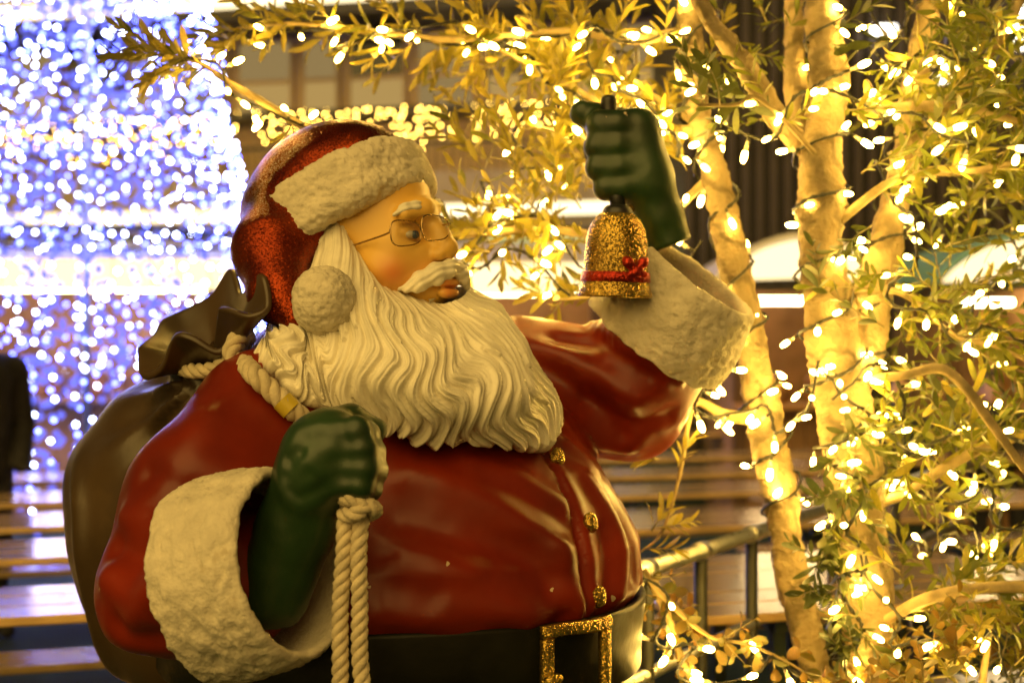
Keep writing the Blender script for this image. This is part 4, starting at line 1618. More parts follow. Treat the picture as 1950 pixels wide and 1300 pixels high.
# ------------------------------------------------------------------ wrapped olive trees
def trunk_mesh(pts, rads, n=22, per=.012, wrap=True, seed=1):
    pts = np.asarray(pts, float)
    Lr = np.linalg.norm(np.diff(pts, axis=0), axis=1).sum()
    m = max(8, int(Lr / per))
    c = catmull(pts, m)
    r = np.interp(np.linspace(0, 1, m), np.linspace(0, 1, len(rads)), rads)
    l = np.linspace(0, Lr, m)
    a = np.arange(n) * 2 * math.pi / n
    disp = np.zeros((m, n))
    if wrap:                                        # overlapping turns of cloth and puckers
        turn = (l[:, None] / .062 + a[None, :] / (2 * math.pi) + .25 * np.sin(l[:, None] * 9)) % 1.0
        disp += .0042 * (1 - turn) ** 2
        q = np.stack([np.cos(a)[None] * .12 + 0 * l[:, None], np.sin(a)[None] * .12 + 0 * l[:, None], l[:, None] + 0 * a[None]], -1)
        disp += .012 * fbm(q, 7, 2, seed) + .004 * vnoise(q * np.array([1, 1, 2.2]), 30, seed + 3)
    else:
        q = np.stack([np.cos(a)[None] * .1 + 0 * l[:, None], np.sin(a)[None] * .1 + 0 * l[:, None], l[:, None] + 0 * a[None]], -1)
        disp += r[:, None] * .22 * fbm(q, 14, 2, seed)
    V, Fc = tube_arrays(c, r, n, True, disp)
    return V, Fc, c, r

LEAF_ST = [(0, .006), (.12, .05), (.34, .10), (.60, .118), (.82, .092), (.95, .045), (1.0, .006)]
def leaf_mesh(name, mat, width=1.0, fold=.25, curl=.12, serr=False):
    vs, fs = [], []
    for i, (x, w) in enumerate(LEAF_ST):
        w *= width
        z = -curl * x * x
        vs += [(x, -w, z + w * fold), (x, 0, z), (x, w, z + w * fold)]
    for i in range(len(LEAF_ST) - 1):
        a = i * 3
        fs += [(a, a + 3, a + 4, a + 1), (a + 1, a + 4, a + 5, a + 2)]
    me = bpy.data.meshes.new(name)
    me.from_pydata(vs, [], fs)
    me.polygons.foreach_set('use_smooth', np.ones(len(fs), bool))
    me.materials.append(mat)
    return me, np.array(vs), np.array(fs)
LEAVES = {
    'leaf': leaf_mesh('leaf', M['leaf'], 1.12),
    'dark': leaf_mesh('leaf', M['leaf_dark'], 1.4, .2, .08),
    'ivy': leaf_mesh('leaf', M['ivy'], 2.9, .25, .2),
}
def leaf_matrix(pos, d, up, L):
    x = Vector(d).normalized()
    u = Vector(up)
    z = (u - x * u.dot(x))
    if z.length < 1e-4:
        z = x.orthogonal()
    z.normalize()
    y = z.cross(x)
    m = Matrix((x * L, y * L, z * L)).transposed().to_4x4()
    m.translation = Vector(pos)
    return m

class Tree:
    def __init__(s, label, base, name='olive_tree', cat='tree'):
        s.root = thing(name, label, cat, base)
        s.leaves = []           # (matrix, kind)
        s.tw = MB()
    def trunk(s, pts, rads, nm='trunk', wrap=True, seed=1, mat=None):
        V, Fc, c, r = trunk_mesh(pts, rads, wrap=wrap, seed=seed, n=22 if wrap else 10, per=.012 if wrap else .02)
        mesh_obj(nm, V, Fc, M[mat or ('wrap' if wrap else 'bark')], s.root)
        return c, r
    def sprig(s, p, d, L=.2, n=12, kind='leaf', ll=.062, spread=.9, droop=.15, r=.0022):
        d = Vector(d).normalized()
        pts = [Vector(p)]
        cur = d.copy()
        for i in range(7):
            cur = (cur + Vector((rnd.uniform(-.12, .12), rnd.uniform(-.12, .12), rnd.uniform(-.12, .12) - droop * .15))).normalized()
            pts.append(pts[-1] + cur * L / 7)
        s.tw.tube(np.array(pts), np.linspace(r, r * .4, 8), 4)
        c = catmull(np.array(pts), 40)
        ph = rnd.uniform(0, 6.28)
        for i in range(n):
            t_ = .12 + .88 * (i // 2) / max(1, (n - 1) // 2)
            j = min(38, int(t_ * 39))
            ax = Vector(c[min(j + 1, 39)] - c[max(j - 1, 0)]).normalized()
            sd = ax.orthogonal().normalized()
            a = ph + (i // 2) * 1.57 + (i % 2) * math.pi + rnd.uniform(-.35, .35)
            sd.rotate(Quaternion(ax, a))
            w = spread * (1 - .55 * t_)
            ld = (ax * (1 - .25 * w) + sd * w + Vector((rnd.uniform(-.15, .15),) * 3) * .5).normalized()
            up = (ax - sd * .3 + Vector((rnd.uniform(-.4, .4), rnd.uniform(-.4, .4), rnd.uniform(-.2, .5)))).normalized()
            l_ = ll * rnd.uniform(.55, 1.25) * (1 - .35 * t_ ** 3)
            s.leaves.append((leaf_matrix(c[j], ld, up, l_), kind))
    def finish(s, keep=300):
        def size(e):
            m = e[0]
            p = m.translation
            if p.y < -CAM_D + .3:
                return 0
            a, b = PIX(p)
            if not (-20 < a < 1970 and -20 < b < 1320):
                return 0
            return m.to_scale().x / (CAM_D + p.y)
        s.leaves.sort(key=size, reverse=True)
        for (m, kd) in s.leaves[:keep]:
            o = bpy.data.objects.new('leaf', LEAVES[kd][0])
            COL.objects.link(o)
            o.parent = s.root
            o.matrix_parent_inverse = Matrix.Translation(s.root.location).inverted()
            o.matrix_basis = m
        rest = s.leaves[keep:]
        for kd in LEAVES:
            mm = [m for m, k_ in rest if k_ == kd]
            if not mm:
                continue
            _, lv, lf = LEAVES[kd]
            h = np.hstack([lv, np.ones((len(lv), 1))])
            V = np.vstack([(h @ np.array(m).T)[:, :3] for m in mm])
            Fc = np.vstack([lf + i * len(lv) for i in range(len(mm))])
            mesh_obj('crown', V, Fc, LEAVES[kd][0].materials[0], s.root)['kind'] = 'stuff'
        if s.tw.v:
            s.tw.build('twigs', M['twig'], s.root, smooth=True)['kind'] = 'stuff'

def Q3(L):
    return [P(*q) for q in L]

# tree A: the left wrapped trunk, whose boughs reach over the statue
A = Tree('olive tree with cloth-wrapped slanting trunk beside the raised arm, boughs over the statue', P(1580, 1300, .62) * [1, 1, 0])
ab = P(1592, 1420, .62)
ca, ra_ = A.trunk([[ab[0] + .03, ab[1], 0], ab] + Q3([(1545, 1250, .62), (1512, 1110, .62), (1490, 980, .62), (1472, 870, .62), (1445, 750, .62), (1424, 620, .62), (1396, 500, .62), (1368, 350, .64), (1336, 230, .66), (1318, 120, .68), (1312, -20, .7), (1330, -200, .72)]),
                  [.050, .045, .040, .038, .040, .041, .040, .037, .035, .034, .032, .030, .027, .024, .020], seed=2)
br_top, _ = A.trunk(Q3([(1316, 60, .69), (1200, 75, .72), (1090, 60, .74), (960, 70, .75), (830, 75, .74), (700, 60, .73), (560, 45, .72), (450, 55, .71)]), [.016, .013, .011, .010, .009, .007, .005, .003], 'branch', False, 3)
br_mid, _ = A.trunk(Q3([(1340, 250, .66), (1240, 240, .7), (1130, 190, .74), (1040, 140, .75), (940, 90, .76), (880, 60, .76)]), [.014, .012, .010, .008, .006, .004], 'branch', False, 4)
br_low, _ = A.trunk(Q3([(1415, 575, .62), (1290, 500, .7), (1160, 455, .74), (1020, 435, .74), (900, 445, .74), (820, 430, .74), (740, 330, .70), (640, 260, .62), (575, 238, .55), (500, 195, .50), (440, 160, .47), (370, 115, .45), (300, 105, .44)]), [.016, .014, .012, .011, .010, .010, .010, .010, .010, .009, .008, .005, .003], 'branch', False, 5)
br_d, _ = A.trunk(Q3([(1360, 330, .64), (1290, 400, .68), (1180, 540, .72), (1080, 570, .72), (1010, 560, .72)]), [.011, .009, .007, .005, .003], 'branch', False, 6)
br_e, _ = A.trunk(Q3([(1340, 250, .66), (1240, 180, .8), (1150, 110, .85), (1120, 20, .9)]), [.010, .008, .006, .004], 'branch', False, 7)
br_f, _ = A.trunk(Q3([(1450, 800, .62), (1380, 790, .6), (1320, 770, .58), (1295, 900, .55), (1262, 1010, .52), (1220, 1050, .5)]), [.018, .013, .009, .0045, .004, .002], 'branch', False, 8)

def along(c, t0, t1, n):
    for i in range(n):
        t_ = t0 + (t1 - t0) * (i + rnd.random()) / n
        j = min(len(c) - 2, max(1, int(t_ * (len(c) - 1))))
        yield Vector(c[j]), Vector(c[j + 1] - c[j - 1]).normalized()
def rdir(ax, up=.3, out=1.0, ydir=0):
    s_ = ax.orthogonal().normalized()
    s_.rotate(Quaternion(ax, rnd.uniform(0, 6.28)))
    return (ax * .55 + s_ * out + Vector((0, ydir, up))).normalized()

for p, ax in along(br_top, .15, 1.0, 30):
    A.sprig(p, rdir(ax, -.05, .7), rnd.uniform(.10, .18), 12, ll=.068)
A.sprig(br_top[-1], (-1, 0, -.1), .10, 14, ll=.065)
for p, ax in along(br_mid, .0, 1.0, 18):
    A.sprig(p, rdir(ax, .15, .9, .2), rnd.uniform(.12, .22), 14, ll=.066)
for p, ax in along(br_low, .18, .42, 12):
    A.sprig(p, rdir(ax, .2, .9, .1), rnd.uniform(.10, .18), 12, ll=.062)
for p, ax in along(br_low, .88, 1.0, 7):
    A.sprig(p, rdir(ax, .0, .5), rnd.uniform(.08, .14), 12, ll=.066, kind='leaf')
A.sprig(br_low[-1], (-1, 0, .05), .12, 16, ll=.065)
A.sprig(P(560, 232, .53), (-.5, -.3, -.8), .07, 8, ll=.05)
for p, ax in along(br_d, .3, 1.0, 12):
    A.sprig(p, rdir(ax, .1, .8), rnd.uniform(.10, .16), 12, ll=.062)
for i in range(60):                                     # the thicket behind the raised hand
    q = PV(rnd.gauss(1120, 95), rnd.uniform(90, 400), rnd.uniform(.62, 1.05))
    A.sprig(q, (rnd.uniform(-.7, .5), rnd.uniform(-.3, .3), rnd.uniform(.2, 1)), rnd.uniform(.16, .26), 16, ll=.068)
for i in range(14):
    q = PV(rnd.uniform(880, 1110), rnd.uniform(420, 480), rnd.uniform(.65, .95))
    A.sprig(q, (rnd.uniform(-1, .4), rnd.uniform(-.3, .3), rnd.uniform(-.3, .6)), rnd.uniform(.10, .18), 12, ll=.06)
for (a, b, dx, dz) in ((905, 250, -.6, .75), (930, 240, -.4, .9), (960, 320, -.3, .9), (985, 330, .2, .9), (900, 330, -.5, .8), (1010, 420, -.6, .4), (890, 400, -.5, .7), (940, 410, .1, .9)):
    A.sprig(PV(a + 40, b + 30, .72), (dx, .1, dz), .17, 12, ll=.066)
for (a, b, dx, dz) in ((1255, 875, -.9, .2), (1240, 1010, .5, .9), (1258, 1005, .9, .3), (1290, 890, .3, .9), (1225, 1045, .9, .2)):
    A.sprig(PV(a, b, .52), (dx, -.1, dz), .08, 9, ll=.055)

# tree B: the upright wrapped trunk that forks
B = Tree('olive tree with thick upright cloth-wrapped trunk forking in two, right of the statue', P(1690, 1300, .48) * [1, 1, 0])
bb = P(1678, 1420, .5)
cb, rb_ = B.trunk([[bb[0] + .02, bb[1], 0], bb] + Q3([(1660, 1290, .5), (1652, 1150, .5), (1640, 1010, .5), (1622, 880, .5), (1600, 760, .5), (1585, 640, .5), (1568, 520, .5), (1564, 400, .5), (1566, 290, .5), (1578, 160, .52), (1570, 40, .54), (1560, -120, .56), (1540, -300, .58)]),
                  [.07, .065, .060, .058, .056, .058, .062, .060, .054, .050, .048, .046, .043, .040, .035, .03], seed=5)
cf2, _ = B.trunk(Q3([(1612, 770, .52), (1640, 680, .54), (1655, 590, .56), (1682, 470, .58), (1712, 370, .60), (1728, 280, .61), (1738, 180, .62), (1762, 60, .63), (1775, -60, .64)]), [.046, .045, .042, .038, .034, .032, .029, .028, .026], 'fork_limb', True, 8)
cg, _ = B.trunk(Q3([(1545, 300, .52), (1500, 250, .5), (1455, 185, .48), (1405, 110, .46), (1352, 40, .45), (1310, -40, .45)]), [.024, .022, .020, .018, .017, .016], 'limb', True, 9)
ch_, _ = B.trunk(Q3([(1530, 260, .56), (1510, 140, .6), (1515, 40, .62), (1500, -60, .65)]), [.028, .025, .023, .02], 'limb', True, 10)
arc, _ = B.trunk(Q3([(1655, 720, .42), (1720, 715, .36), (1790, 702, .32), (1840, 740, .30), (1890, 810, .30), (1950, 890, .30), (2020, 960, .3)]), [.009, .010, .011, .011, .010, .009, .008], 'branch', False, 11)
b2, _ = B.trunk(Q3([(1660, 960, .5), (1720, 940, .5), (1800, 890, .52), (1880, 850, .55), (1980, 815, .58)]), [.014, .013, .012, .012, .011], 'branch', False, 12)
b3, _ = B.trunk(Q3([(1690, 1180, .42), (1740, 1150, .36), (1800, 1130, .32), (1880, 1118, .3), (1990, 1115, .28)]), [.012, .013, .014, .014, .014], 'branch', False, 13)
b4, _ = B.trunk(Q3([(1670, 240, .5), (1640, 215, .5), (1720, 205, .46), (1800, 205, .45), (1880, 215, .45), (1980, 250, .45)]), [.010, .012, .013, .012, .011, .010], 'branch', False, 14)
b5, _ = B.trunk(Q3([(1720, 300, .6), (1800, 200, .62), (1870, 120, .64), (1930, 30, .65), (1960, -60, .66)]), [.018, .016, .014, .012, .010], 'branch', False, 15)
b6, _ = B.trunk(Q3([(1600, 420, .48), (1690, 350, .45), (1760, 330, .44), (1860, 325, .44), (1970, 300, .44)]), [.011, .010, .009, .008, .007], 'branch', False, 16)
b7, _ = B.trunk(Q3([(1560, 300, .46), (1450, 190, .40), (1400, 200, .38), (1330, 200, .36)]), [.006, .005, .004, .003], 'branch', False, 17)
b8, _ = B.trunk(Q3([(1630, 560, .46), (1720, 560, .5), (1820, 640, .55), (1900, 660, .55), (1980, 700, .55)]), [.008, .007, .006, .005, .004], 'branch', False, 18)
for c, t0, t1, n_, k_ in ((b4, .2, 1, 12, 'leaf'), (b5, .1, 1, 16, 'leaf'), (b6, .2, 1, 12, 'leaf'), (b8, .2, 1, 12, 'leaf'), (b2, .2, 1, 12, 'leaf'), (b3, .1, 1, 9, 'leaf'), (arc, .5, 1, 2, 'leaf'), (b7, .2, 1, 6, 'dark')):
    for p, ax in along(c, t0, t1, n_):
        B.sprig(p, rdir(ax, .25, .9), rnd.uniform(.10, .2), 12, kind=k_, ll=.058)
for i in range(52):
    q = PV(rnd.uniform(1720, 1960), rnd.uniform(0, 330), rnd.uniform(.3, 1.0))
    B.sprig(q, (rnd.uniform(-.7, .7), rnd.uniform(-.3, .3), rnd.uniform(-.4, .7)), rnd.uniform(.12, .2), 13, kind='leaf' if rnd.random() < .75 else 'dark', ll=.058)
for i in range(34):
    q = PV(rnd.uniform(1790, 1960), rnd.uniform(320, 720), rnd.uniform(.4, 1.0))
    B.sprig(q, (rnd.uniform(-.7, .7), rnd.uniform(-.3, .3), rnd.uniform(-.3, .8)), rnd.uniform(.12, .2), 13, ll=.056)
for i in range(34):
    q = PV(rnd.uniform(1660, 1860), rnd.uniform(540, 880), rnd.uniform(.3, .8))
    B.sprig(q, (rnd.uniform(-.7, .7), rnd.uniform(-.3, .3), rnd.uniform(-.6, .6)), rnd.uniform(.10, .18), 12, kind='leaf' if rnd.random() < .6 else 'dark', ll=.055)
for i in range(34):
    q = PV(rnd.uniform(1660, 1950), rnd.uniform(800, 1140), rnd.uniform(.3, .8))
    B.sprig(q, (rnd.uniform(-.6, .6), rnd.uniform(-.3, .3), rnd.uniform(-.2, .9)), rnd.uniform(.12, .2), 12, ll=.06)
for i in range(14):
    q = PV(rnd.uniform(1380, 1560), rnd.uniform(0, 260), rnd.uniform(.35, .9))
    B.sprig(q, (rnd.uniform(-.7, .7), rnd.uniform(-.3, .3), rnd.uniform(-.3, .8)), rnd.uniform(.08, .16), 10, kind='leaf' if rnd.random() < .6 else 'dark', ll=.052)
for i in range(30):                                    # dark leaves climbing in front of the trunk
    t_ = i / 30
    q = PV(1600 + 30 * math.sin(t_ * 9) + rnd.uniform(-30, 30), 790 + t_ * 480, .40)
    B.sprig(q, (rnd.uniform(-.7, .7), -.25, rnd.uniform(-.8, .5)), rnd.uniform(.06, .11), 9, kind='dark', ll=.052)
for (a, b) in ((1640, 330), (1660, 430), (1610, 210), (1590, 60), (1460, 190), (1560, 560), (1680, 520), (1720, 130), (1800, 470), (1860, 560)):
    B.sprig(PV(a, b, .38), (rnd.uniform(-.5, .5), -.2, rnd.uniform(-.2, .9)), .12, 10, kind='dark' if rnd.random() < .6 else 'leaf', ll=.055)

# ivy creeping at the foot of the trees
I = Tree('orange-tinged ivy creeping along the railing beside the belt', P(1400, 1300, .45) * [1, 1, 0], 'ivy_vine', 'ivy')
iv1, _ = I.trunk(Q3([(1225, 1085, .42), (1260, 1130, .42), (1310, 1180, .42), (1360, 1215, .40), (1420, 1225, .40), (1500, 1260, .38), (1560, 1300, .38)]), [.008, .008, .006, .004, .004, .003, .003], 'stem', False, 21)
iv2, _ = I.trunk(Q3([(1240, 1100, .45), (1275, 1180, .45), (1300, 1260, .45), (1330, 1330, .45), (1340, 1500, .45)]), [.013, .010, .008, .007, .007], 'stem', False, 22)
for c, n_ in ((iv1, 15), (iv2, 11)):
    for p, ax in along(c, .05, 1, n_):
        I.sprig(p, rdir(ax, .1, .8, -.2), rnd.uniform(.05, .10), 5, kind='ivy', ll=.036, spread=1.2)
G_ = Tree('bright bushy shrub in the lower right corner', P(1900, 1400, .2) * [1, 1, 0], 'shrub', 'shrub')
gs, _ = G_.trunk(Q3([(1880, 1500, .35), (1870, 1320, .35), (1880, 1240, .35), (1890, 1180, .35)]), [.012, .010, .007, .004], 'stem', False, 23)
for i in range(46):
    q = PV(rnd.uniform(1740, 1970), rnd.uniform(1190, 1330), rnd.uniform(.15, .7))
    G_.sprig(q, (rnd.uniform(-.6, .6), rnd.uniform(-.4, .3), rnd.uniform(.0, .9)), rnd.uniform(.07, .14), 9, kind='ivy' if i % 3 == 0 else 'leaf', ll=.04, spread=1.2)
for i in range(16):
    q = PV(rnd.uniform(1640, 1760), rnd.uniform(1230, 1320), rnd.uniform(.2, .5))
    G_.sprig(q, (rnd.uniform(-.6, .6), rnd.uniform(-.4, .3), rnd.uniform(.0, .9)), rnd.uniform(.07, .12), 7, kind='ivy', ll=.04, spread=1.2)
for tr in (A, B, I, G_):
    tr.finish()

# ------------------------------------------------------------------ fairy lights
def bulb_mesh():
    mb = MB()
    mb.lathe((0, 0, 0), [(.0004, .0), (.0032, .0), (.0034, .010), (.0030, .012)], 8, (0, 0, -1), 2)
    mb.lathe((0, 0, 0), [(.0030, .011), (.0034, .016), (.0040, .022)], 8, (0, 0, -1), 1)
    mb.lathe((0, 0, 0), [(.0040, .0221), (.0043, .026), (.0046, .0311)], 8, (0, 0, -1), 3)
    mb.lathe((0, 0, 0), [(.0046, .0312), (.0058, .037), (.0060, .044), (.0050, .050), (.0028, .054), (.0002, .055)], 8, (0, 0, -1), 0)
    me = bpy.data.meshes.new('bulb')
    me.from_pydata(mb.v, [], mb.f)
    me.polygons.foreach_set('use_smooth', np.ones(len(mb.f), bool))
    me.polygons.foreach_set('material_index', np.array(mb.m, dtype=np.int32))
    for m_ in ('bulb', 'clear', 'wire', 'bulb_stem'):
        me.materials.append(M[m_])
    return me
BULB = bulb_mesh()
NBULB = [0]
def string(label, pts, spacing=.075, n_per=None, jit=.012, off=0.0, seed=1, size=1.0, dark=True, smooth_n=None):
    pts = np.asarray(pts, float)
    Lr = np.linalg.norm(np.diff(pts, axis=0), axis=1).sum()
    m = smooth_n or max(10, int(Lr / .02))
    c = catmull(pts, m)
    c = c + np.stack([vnoise(c, 14, seed), vnoise(c, 14, seed + 1), vnoise(c, 14, seed + 2)], 1) * jit
    root = thing('string_light', label, 'fairy lights', c[len(c) // 2], 'warm fairy light strings in the trees')
    mb = MB()
    T, N, B_ = frames(c)
    l = np.linspace(0, Lr, m)
    for k_ in (0, 1):
        a = l / .022 * math.pi + k_ * math.pi
        mb.tube(c + .0028 * (np.cos(a)[:, None] * N + np.sin(a)[:, None] * B_), .0029, 5)
    mb.build('cable', M['wire'], root, smooth=True)
    d = spacing * .5
    seg = np.concatenate([[0], np.cumsum(np.linalg.norm(np.diff(c, axis=0), axis=1))])
    while d < seg[-1]:
        p = np.array([np.interp(d, seg, c[:, i]) for i in range(3)])
        dr = Vector((rnd.uniform(-1, 1), rnd.uniform(-.9, .3), rnd.uniform(-1.0, .35))).normalized()
        q = Vector((0, 0, -1)).rotation_difference(dr)
        o = bpy.data.objects.new('bulb', BULB)
        COL.objects.link(o)
        o.parent = root
        o.matrix_parent_inverse = Matrix.Translation(root.location).inverted()
        sc = size * rnd.uniform(.85, 1.15)
        o.matrix_basis = Matrix.Translation(Vector(p)) @ q.to_matrix().to_4x4() @ Matrix.Scale(sc, 4)
        NBULB[0] += 1
        d += spacing * rnd.uniform(.6, 1.4)
    return root
def spiral(c, r, t0, t1, turns, extra=.012):
    n = int(turns * 14)
    T, N, B_ = frames(c)
    out = []
    for i in range(n):
        t_ = t0 + (t1 - t0) * i / (n - 1)
        j = min(len(c) - 1, int(t_ * (len(c) - 1)))
        a = 2 * math.pi * turns * i / (n - 1)
        out.append(c[j] + (r[j] + extra) * (math.cos(a) * N[j] + math.sin(a) * B_[j]))
    return out
string('fairy lights wound round the slanting wrapped trunk', spiral(ca, ra_, .30, .97, 10), .085, seed=3)
string('fairy lights wound round the thick upright wrapped trunk', spiral(cb, rb_, .30, .95, 10), .08, seed=4)
string('fairy lights wound round the right limb of the forked trunk', spiral(cf2, np.full(len(cf2), .038), .05, 1, 7), .085, seed=5)
string('fairy lights along the topmost bough over the red cap', br_top + [0, -.01, -.012], .075, seed=6, jit=.03)
string('fairy lights along the bough that ends at the raised fist', np.array(Q3([(1100, 185, .66), (1040, 150, .66), (980, 110, .67), (910, 90, .68), (850, 40, .69), (760, 50, .69), (640, 95, .7)])), .07, seed=7, jit=.03)
string('fairy lights on the twig tip left of the red cap', np.array(Q3([(585, 245, .52), (520, 205, .48), (460, 180, .46), (420, 130, .45), (360, 120, .44), (300, 115, .43)])), .04, seed=8, jit=.02)
string('fairy lights along the bough between the face and the bell', np.array(Q3([(1340, 480, .64), (1240, 520, .66), (1120, 500, .7), (1040, 430, .68), (940, 440, .68), (870, 480, .66), (900, 500, .66), (1010, 470, .66), (1090, 560, .68)])), .06, seed=9, jit=.03)
string('fairy lights in the thicket behind the green raised fist', np.array(Q3([(1290, 60, .62), (1180, 80, .6), (1120, 60, .64), (1150, 150, .7), (1240, 200, .55), (1290, 300, .56), (1265, 250, .6), (1130, 260, .62), (1110, 300, .62), (1180, 390, .62), (1290, 400, .56)])), .075, seed=10, jit=.03)
string('fairy lights draped from the slanting trunk to the raised sleeve', np.array(Q3([(1420, 620, .5), (1390, 690, .45), (1330, 740, .5), (1310, 780, .5), (1380, 800, .5), (1450, 760, .5), (1480, 830, .5), (1540, 760, .42), (1560, 690, .40)])), .05, seed=11, jit=.02)
string('fairy lights strung between the two wrapped trunks near the top', np.array(Q3([(1300, 120, .6), (1400, 180, .5), (1380, 240, .5), (1480, 260, .42), (1520, 170, .45), (1610, 190, .40), (1680, 210, .40)])), .07, seed=12, jit=.03)
string('fairy lights in the leaves at the top right corner', np.array(Q3([(1660, 40, .5), (1720, 120, .42), (1760, 60, .45), (1850, 110, .42), (1920, 60, .45), (1990, 120, .45)])), .075, seed=13, jit=.04)
string('fairy lights hanging across the leaves right of the forked limb', np.array(Q3([(1610, 190, .42), (1700, 230, .38), (1780, 250, .36), (1850, 280, .38), (1930, 265, .38), (1990, 300, .4)])), .06, seed=14, jit=.03)
string('fairy lights in the middle of the right-hand leaves', np.array(Q3([(1680, 330, .48), (1740, 420, .45), (1760, 500, .42), (1700, 560, .42), (1790, 600, .42), (1850, 650, .42), (1930, 620, .45), (1990, 660, .45)])), .06, seed=15, jit=.04)
string('fairy lights along the arching pale branch on the right', np.array(Q3([(1600, 760, .42), (1680, 700, .40), (1740, 760, .38), (1690, 830, .38), (1760, 870, .4), (1830, 790, .45), (1960, 850, .45)])), .06, seed=16, jit=.03)
string('fairy lights tumbling down the front of the upright trunk', np.array(Q3([(1560, 700, .40), (1640, 800, .40), (1560, 880, .40), (1640, 930, .38), (1600, 1010, .38), (1650, 1070, .38), (1590, 1130, .38), (1640, 1200, .38), (1600, 1300, .38)])), .055, seed=17, jit=.03)
string('fairy lights among the ivy beside the belt', np.array(Q3([(1225, 1090, .40), (1270, 1140, .40), (1250, 1200, .40), (1340, 1230, .38), (1300, 1290, .38), (1400, 1300, .38), (1470, 1250, .38), (1540, 1300, .36)])), .055, seed=18, jit=.03)
string('fairy lights in the lower right shrub', np.array(Q3([(1660, 1060, .38), (1700, 1160, .36), (1690, 1240, .34), (1780, 1220, .3), (1850, 1260, .28), (1900, 1210, .26), (1930, 1290, .26), (1980, 1240, .28)])), .055, seed=19, jit=.03)
string('fairy lights hanging low along the right edge of the leaves', np.array(Q3([(1700, 900, .5), (1800, 960, .48), (1880, 930, .48), (1900, 1020, .46), (1990, 1000, .46)])), .08, seed=20, jit=.03)
string('fairy lights deep in the thicket behind the raised fist', np.array(Q3([(1000, 60, .95), (1060, 160, 1.0), (980, 260, .95), (1080, 330, 1.0), (1000, 400, .95), (940, 330, .95), (1180, 260, 1.0), (1220, 120, 1.0), (1120, 100, 1.0)])), .085, seed=31, jit=.05)
string('fairy lights at the back of the top right leaves', np.array(Q3([(1650, 90, .8), (1760, 160, .85), (1850, 40, .85), (1900, 180, .85), (1960, 120, .85), (1940, 300, .85), (1830, 260, .8)])), .085, seed=32, jit=.05)
string('fairy lights at the back of the leaves level with the bell', np.array(Q3([(1680, 480, .75), (1780, 420, .8), (1880, 400, .85), (1930, 500, .85), (1840, 560, .8), (1900, 700, .8), (1960, 760, .8)])), .085, seed=33, jit=.05)
string('fairy lights at the back of the leaves level with the belly buttons', np.array(Q3([(1700, 820, .7), (1780, 900, .72), (1880, 880, .75), (1930, 980, .75), (1800, 1040, .7), (1740, 1000, .7), (1860, 1080, .7)])), .08, seed=34, jit=.05)
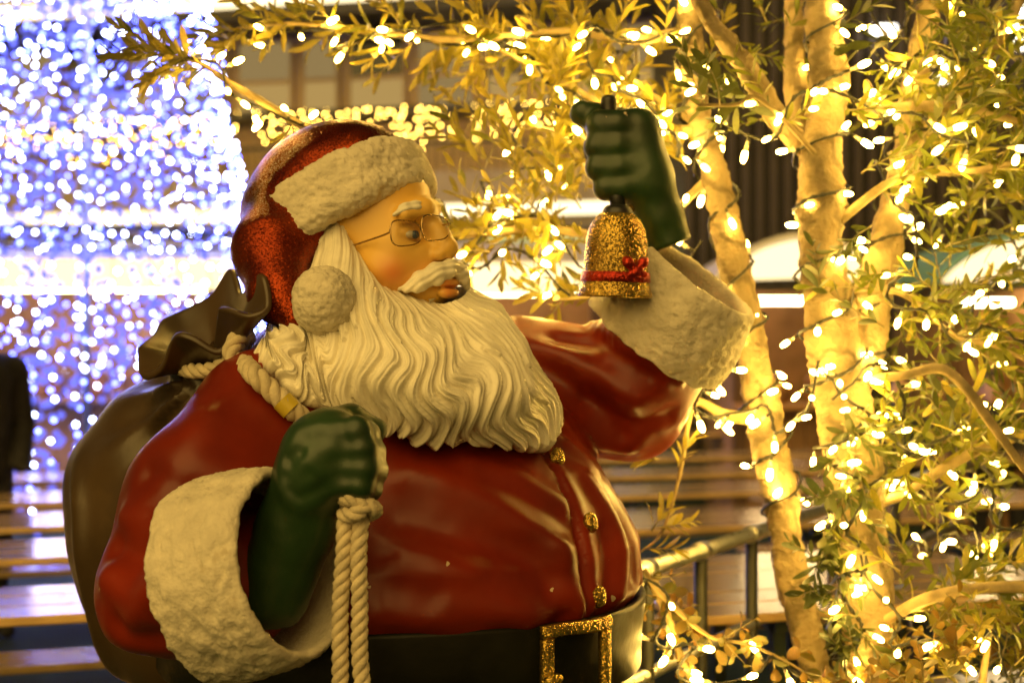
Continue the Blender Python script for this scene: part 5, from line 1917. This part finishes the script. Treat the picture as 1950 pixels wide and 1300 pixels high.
# ------------------------------------------------------------------ people
M['cloth_dark'] = pm('dark_coat', (.018, .018, .022), .8, var=.3, vscale=10, bump=.2, bscale=40)
M['cloth_navy'] = pm('navy_jacket', (.02, .025, .045), .75, var=.3, vscale=10, bump=.2, bscale=40)
M['jeans'] = pm('dark_trousers', (.03, .03, .04), .8, var=.3, vscale=12)
M['face'] = pm('face_skin', (.5, .3, .2), .5, var=.06, vscale=20)
M['hair'] = pm('dark_hair', (.02, .014, .01), .5, var=.3, vscale=60)
def person(label, loc, rz, seated=False, cloth='cloth_dark'):
    t = thing('person', label, 'person', loc)
    hz = .46 if seated else .92
    pel = np.array([0, 0, hz])
    ch = pel + [0, -.02, .42]
    hd_ = pel + [0, -.03, .72]
    def rot(q):
        q = np.asarray(q, float)
        return np.stack([q[:, 0] * math.cos(rz) - q[:, 1] * math.sin(rz), q[:, 0] * math.sin(rz) + q[:, 1] * math.cos(rz), q[:, 2]], 1) + np.asarray(loc)
    def legs(p):
        d = None
        for s in (-1, 1):
            hp = pel + [s * .10, 0, -.02]
            kn = pel + ([s * .13, -.42, 0.02] if seated else [s * .11, -.02, -.45])
            an = np.array([kn[0], kn[1] + .03, .09])
            e = chain(p, [hp, kn, an, an + [0, -.14, -.045]], [.10, .075, .05, .04], .02)
            d = e if d is None else np.minimum(d, e)
        return d
    def body(p):
        d = chain(p, [pel + [0, 0, -.02], pel + [0, 0, .22], ch], [.165, .165, .17], .05)
        d = smin(d, rcone(p, ch + [-.15, 0, .06], ch + [.15, 0, .06], .085, .085), .05)
        for s in (-1, 1):
            sh = ch + [s * .20, 0, .06]
            el = sh + ([s * .04, -.10, -.28] if seated else [s * .06, .02, -.29])
            ha = el + ([-s * .08, -.24, .02] if seated else [-s * .08, -.14, -.20])
            d = smin(d, chain(p, [sh, el, ha], [.075, .062, .05], .02), .03)
            for k in range(4):
                fb = ha + np.array([(k - 1.5) * .018, -.03, -.01])
                d = smin(d, chain(p, [fb, fb + [0, -.05, -.01], fb + [0, -.075, -.035]], [.012, .010, .009], .004), .006)
            d = smin(d, rcone(p, ha, ha + np.array([-s * .04, -.03, .01]), .014, .011), .006)
        return smin(d, rcone(p, ch + [0, 0, .1], hd_ + [0, 0, -.06], .065, .055), .03)
    def head_(p):
        d = ell(p, hd_ + [0, 0, .03], (.076, .095, .112))
        d = smin(d, rcone(p, hd_ + [0, -.095, .03], hd_ + [0, -.112, .0], .010, .017), .012)
        d = smin(d, ell(p, hd_ + [0, -.075, -.045], (.045, .035, .04)), .02)
        for s in (-1, 1):
            d = smin(d, ell(p, hd_ + [s * .078, .01, .01], (.012, .022, .032)), .008)
            d = smax(d, -ell(p, hd_ + [s * .032, -.098, .035], (.016, .012, .010)), .01)
        return d
    def hair_(p):
        d = ell(p, hd_ + [0, .02, .055], (.088, .10, .105))
        return smax(d, -ell(p, hd_ + [0, -.10, -.03], (.10, .10, .10)), .02)
    B = np.array([.5, .6, 0])
    for nm, fn, mt, h in (('jacket', body, cloth, .022), ('trousers', legs, 'jeans', .022), ('head', head_, 'face', .012), ('hair', hair_, 'hair', .014)):
        if nm in ('head', 'hair'):
            lo, hi = hd_ - .18, hd_ + .22
        else:
            lo, hi = np.array([-.5, -.75, -.05]), np.array([.5, .35, hz + .68])
        v, f = nets(fn, lo, hi, h)
        mesh_obj(nm, rot(v), f, M[mt], t)
    return t
person('person in a dark coat standing at the left edge before the blue lights', (-2.80, 4.70, 0), .8)
gp_ = ground_at(1800, 870, .77) + tn * .60
person('seated person in a dark jacket behind the right-hand leaves', (gp_[0], gp_[1], 0), .1, True, 'cloth_navy')
person('second seated person in dark clothes nearer the right edge', (gp_[0] + .75, gp_[1] + .22, 0), -.2, True)
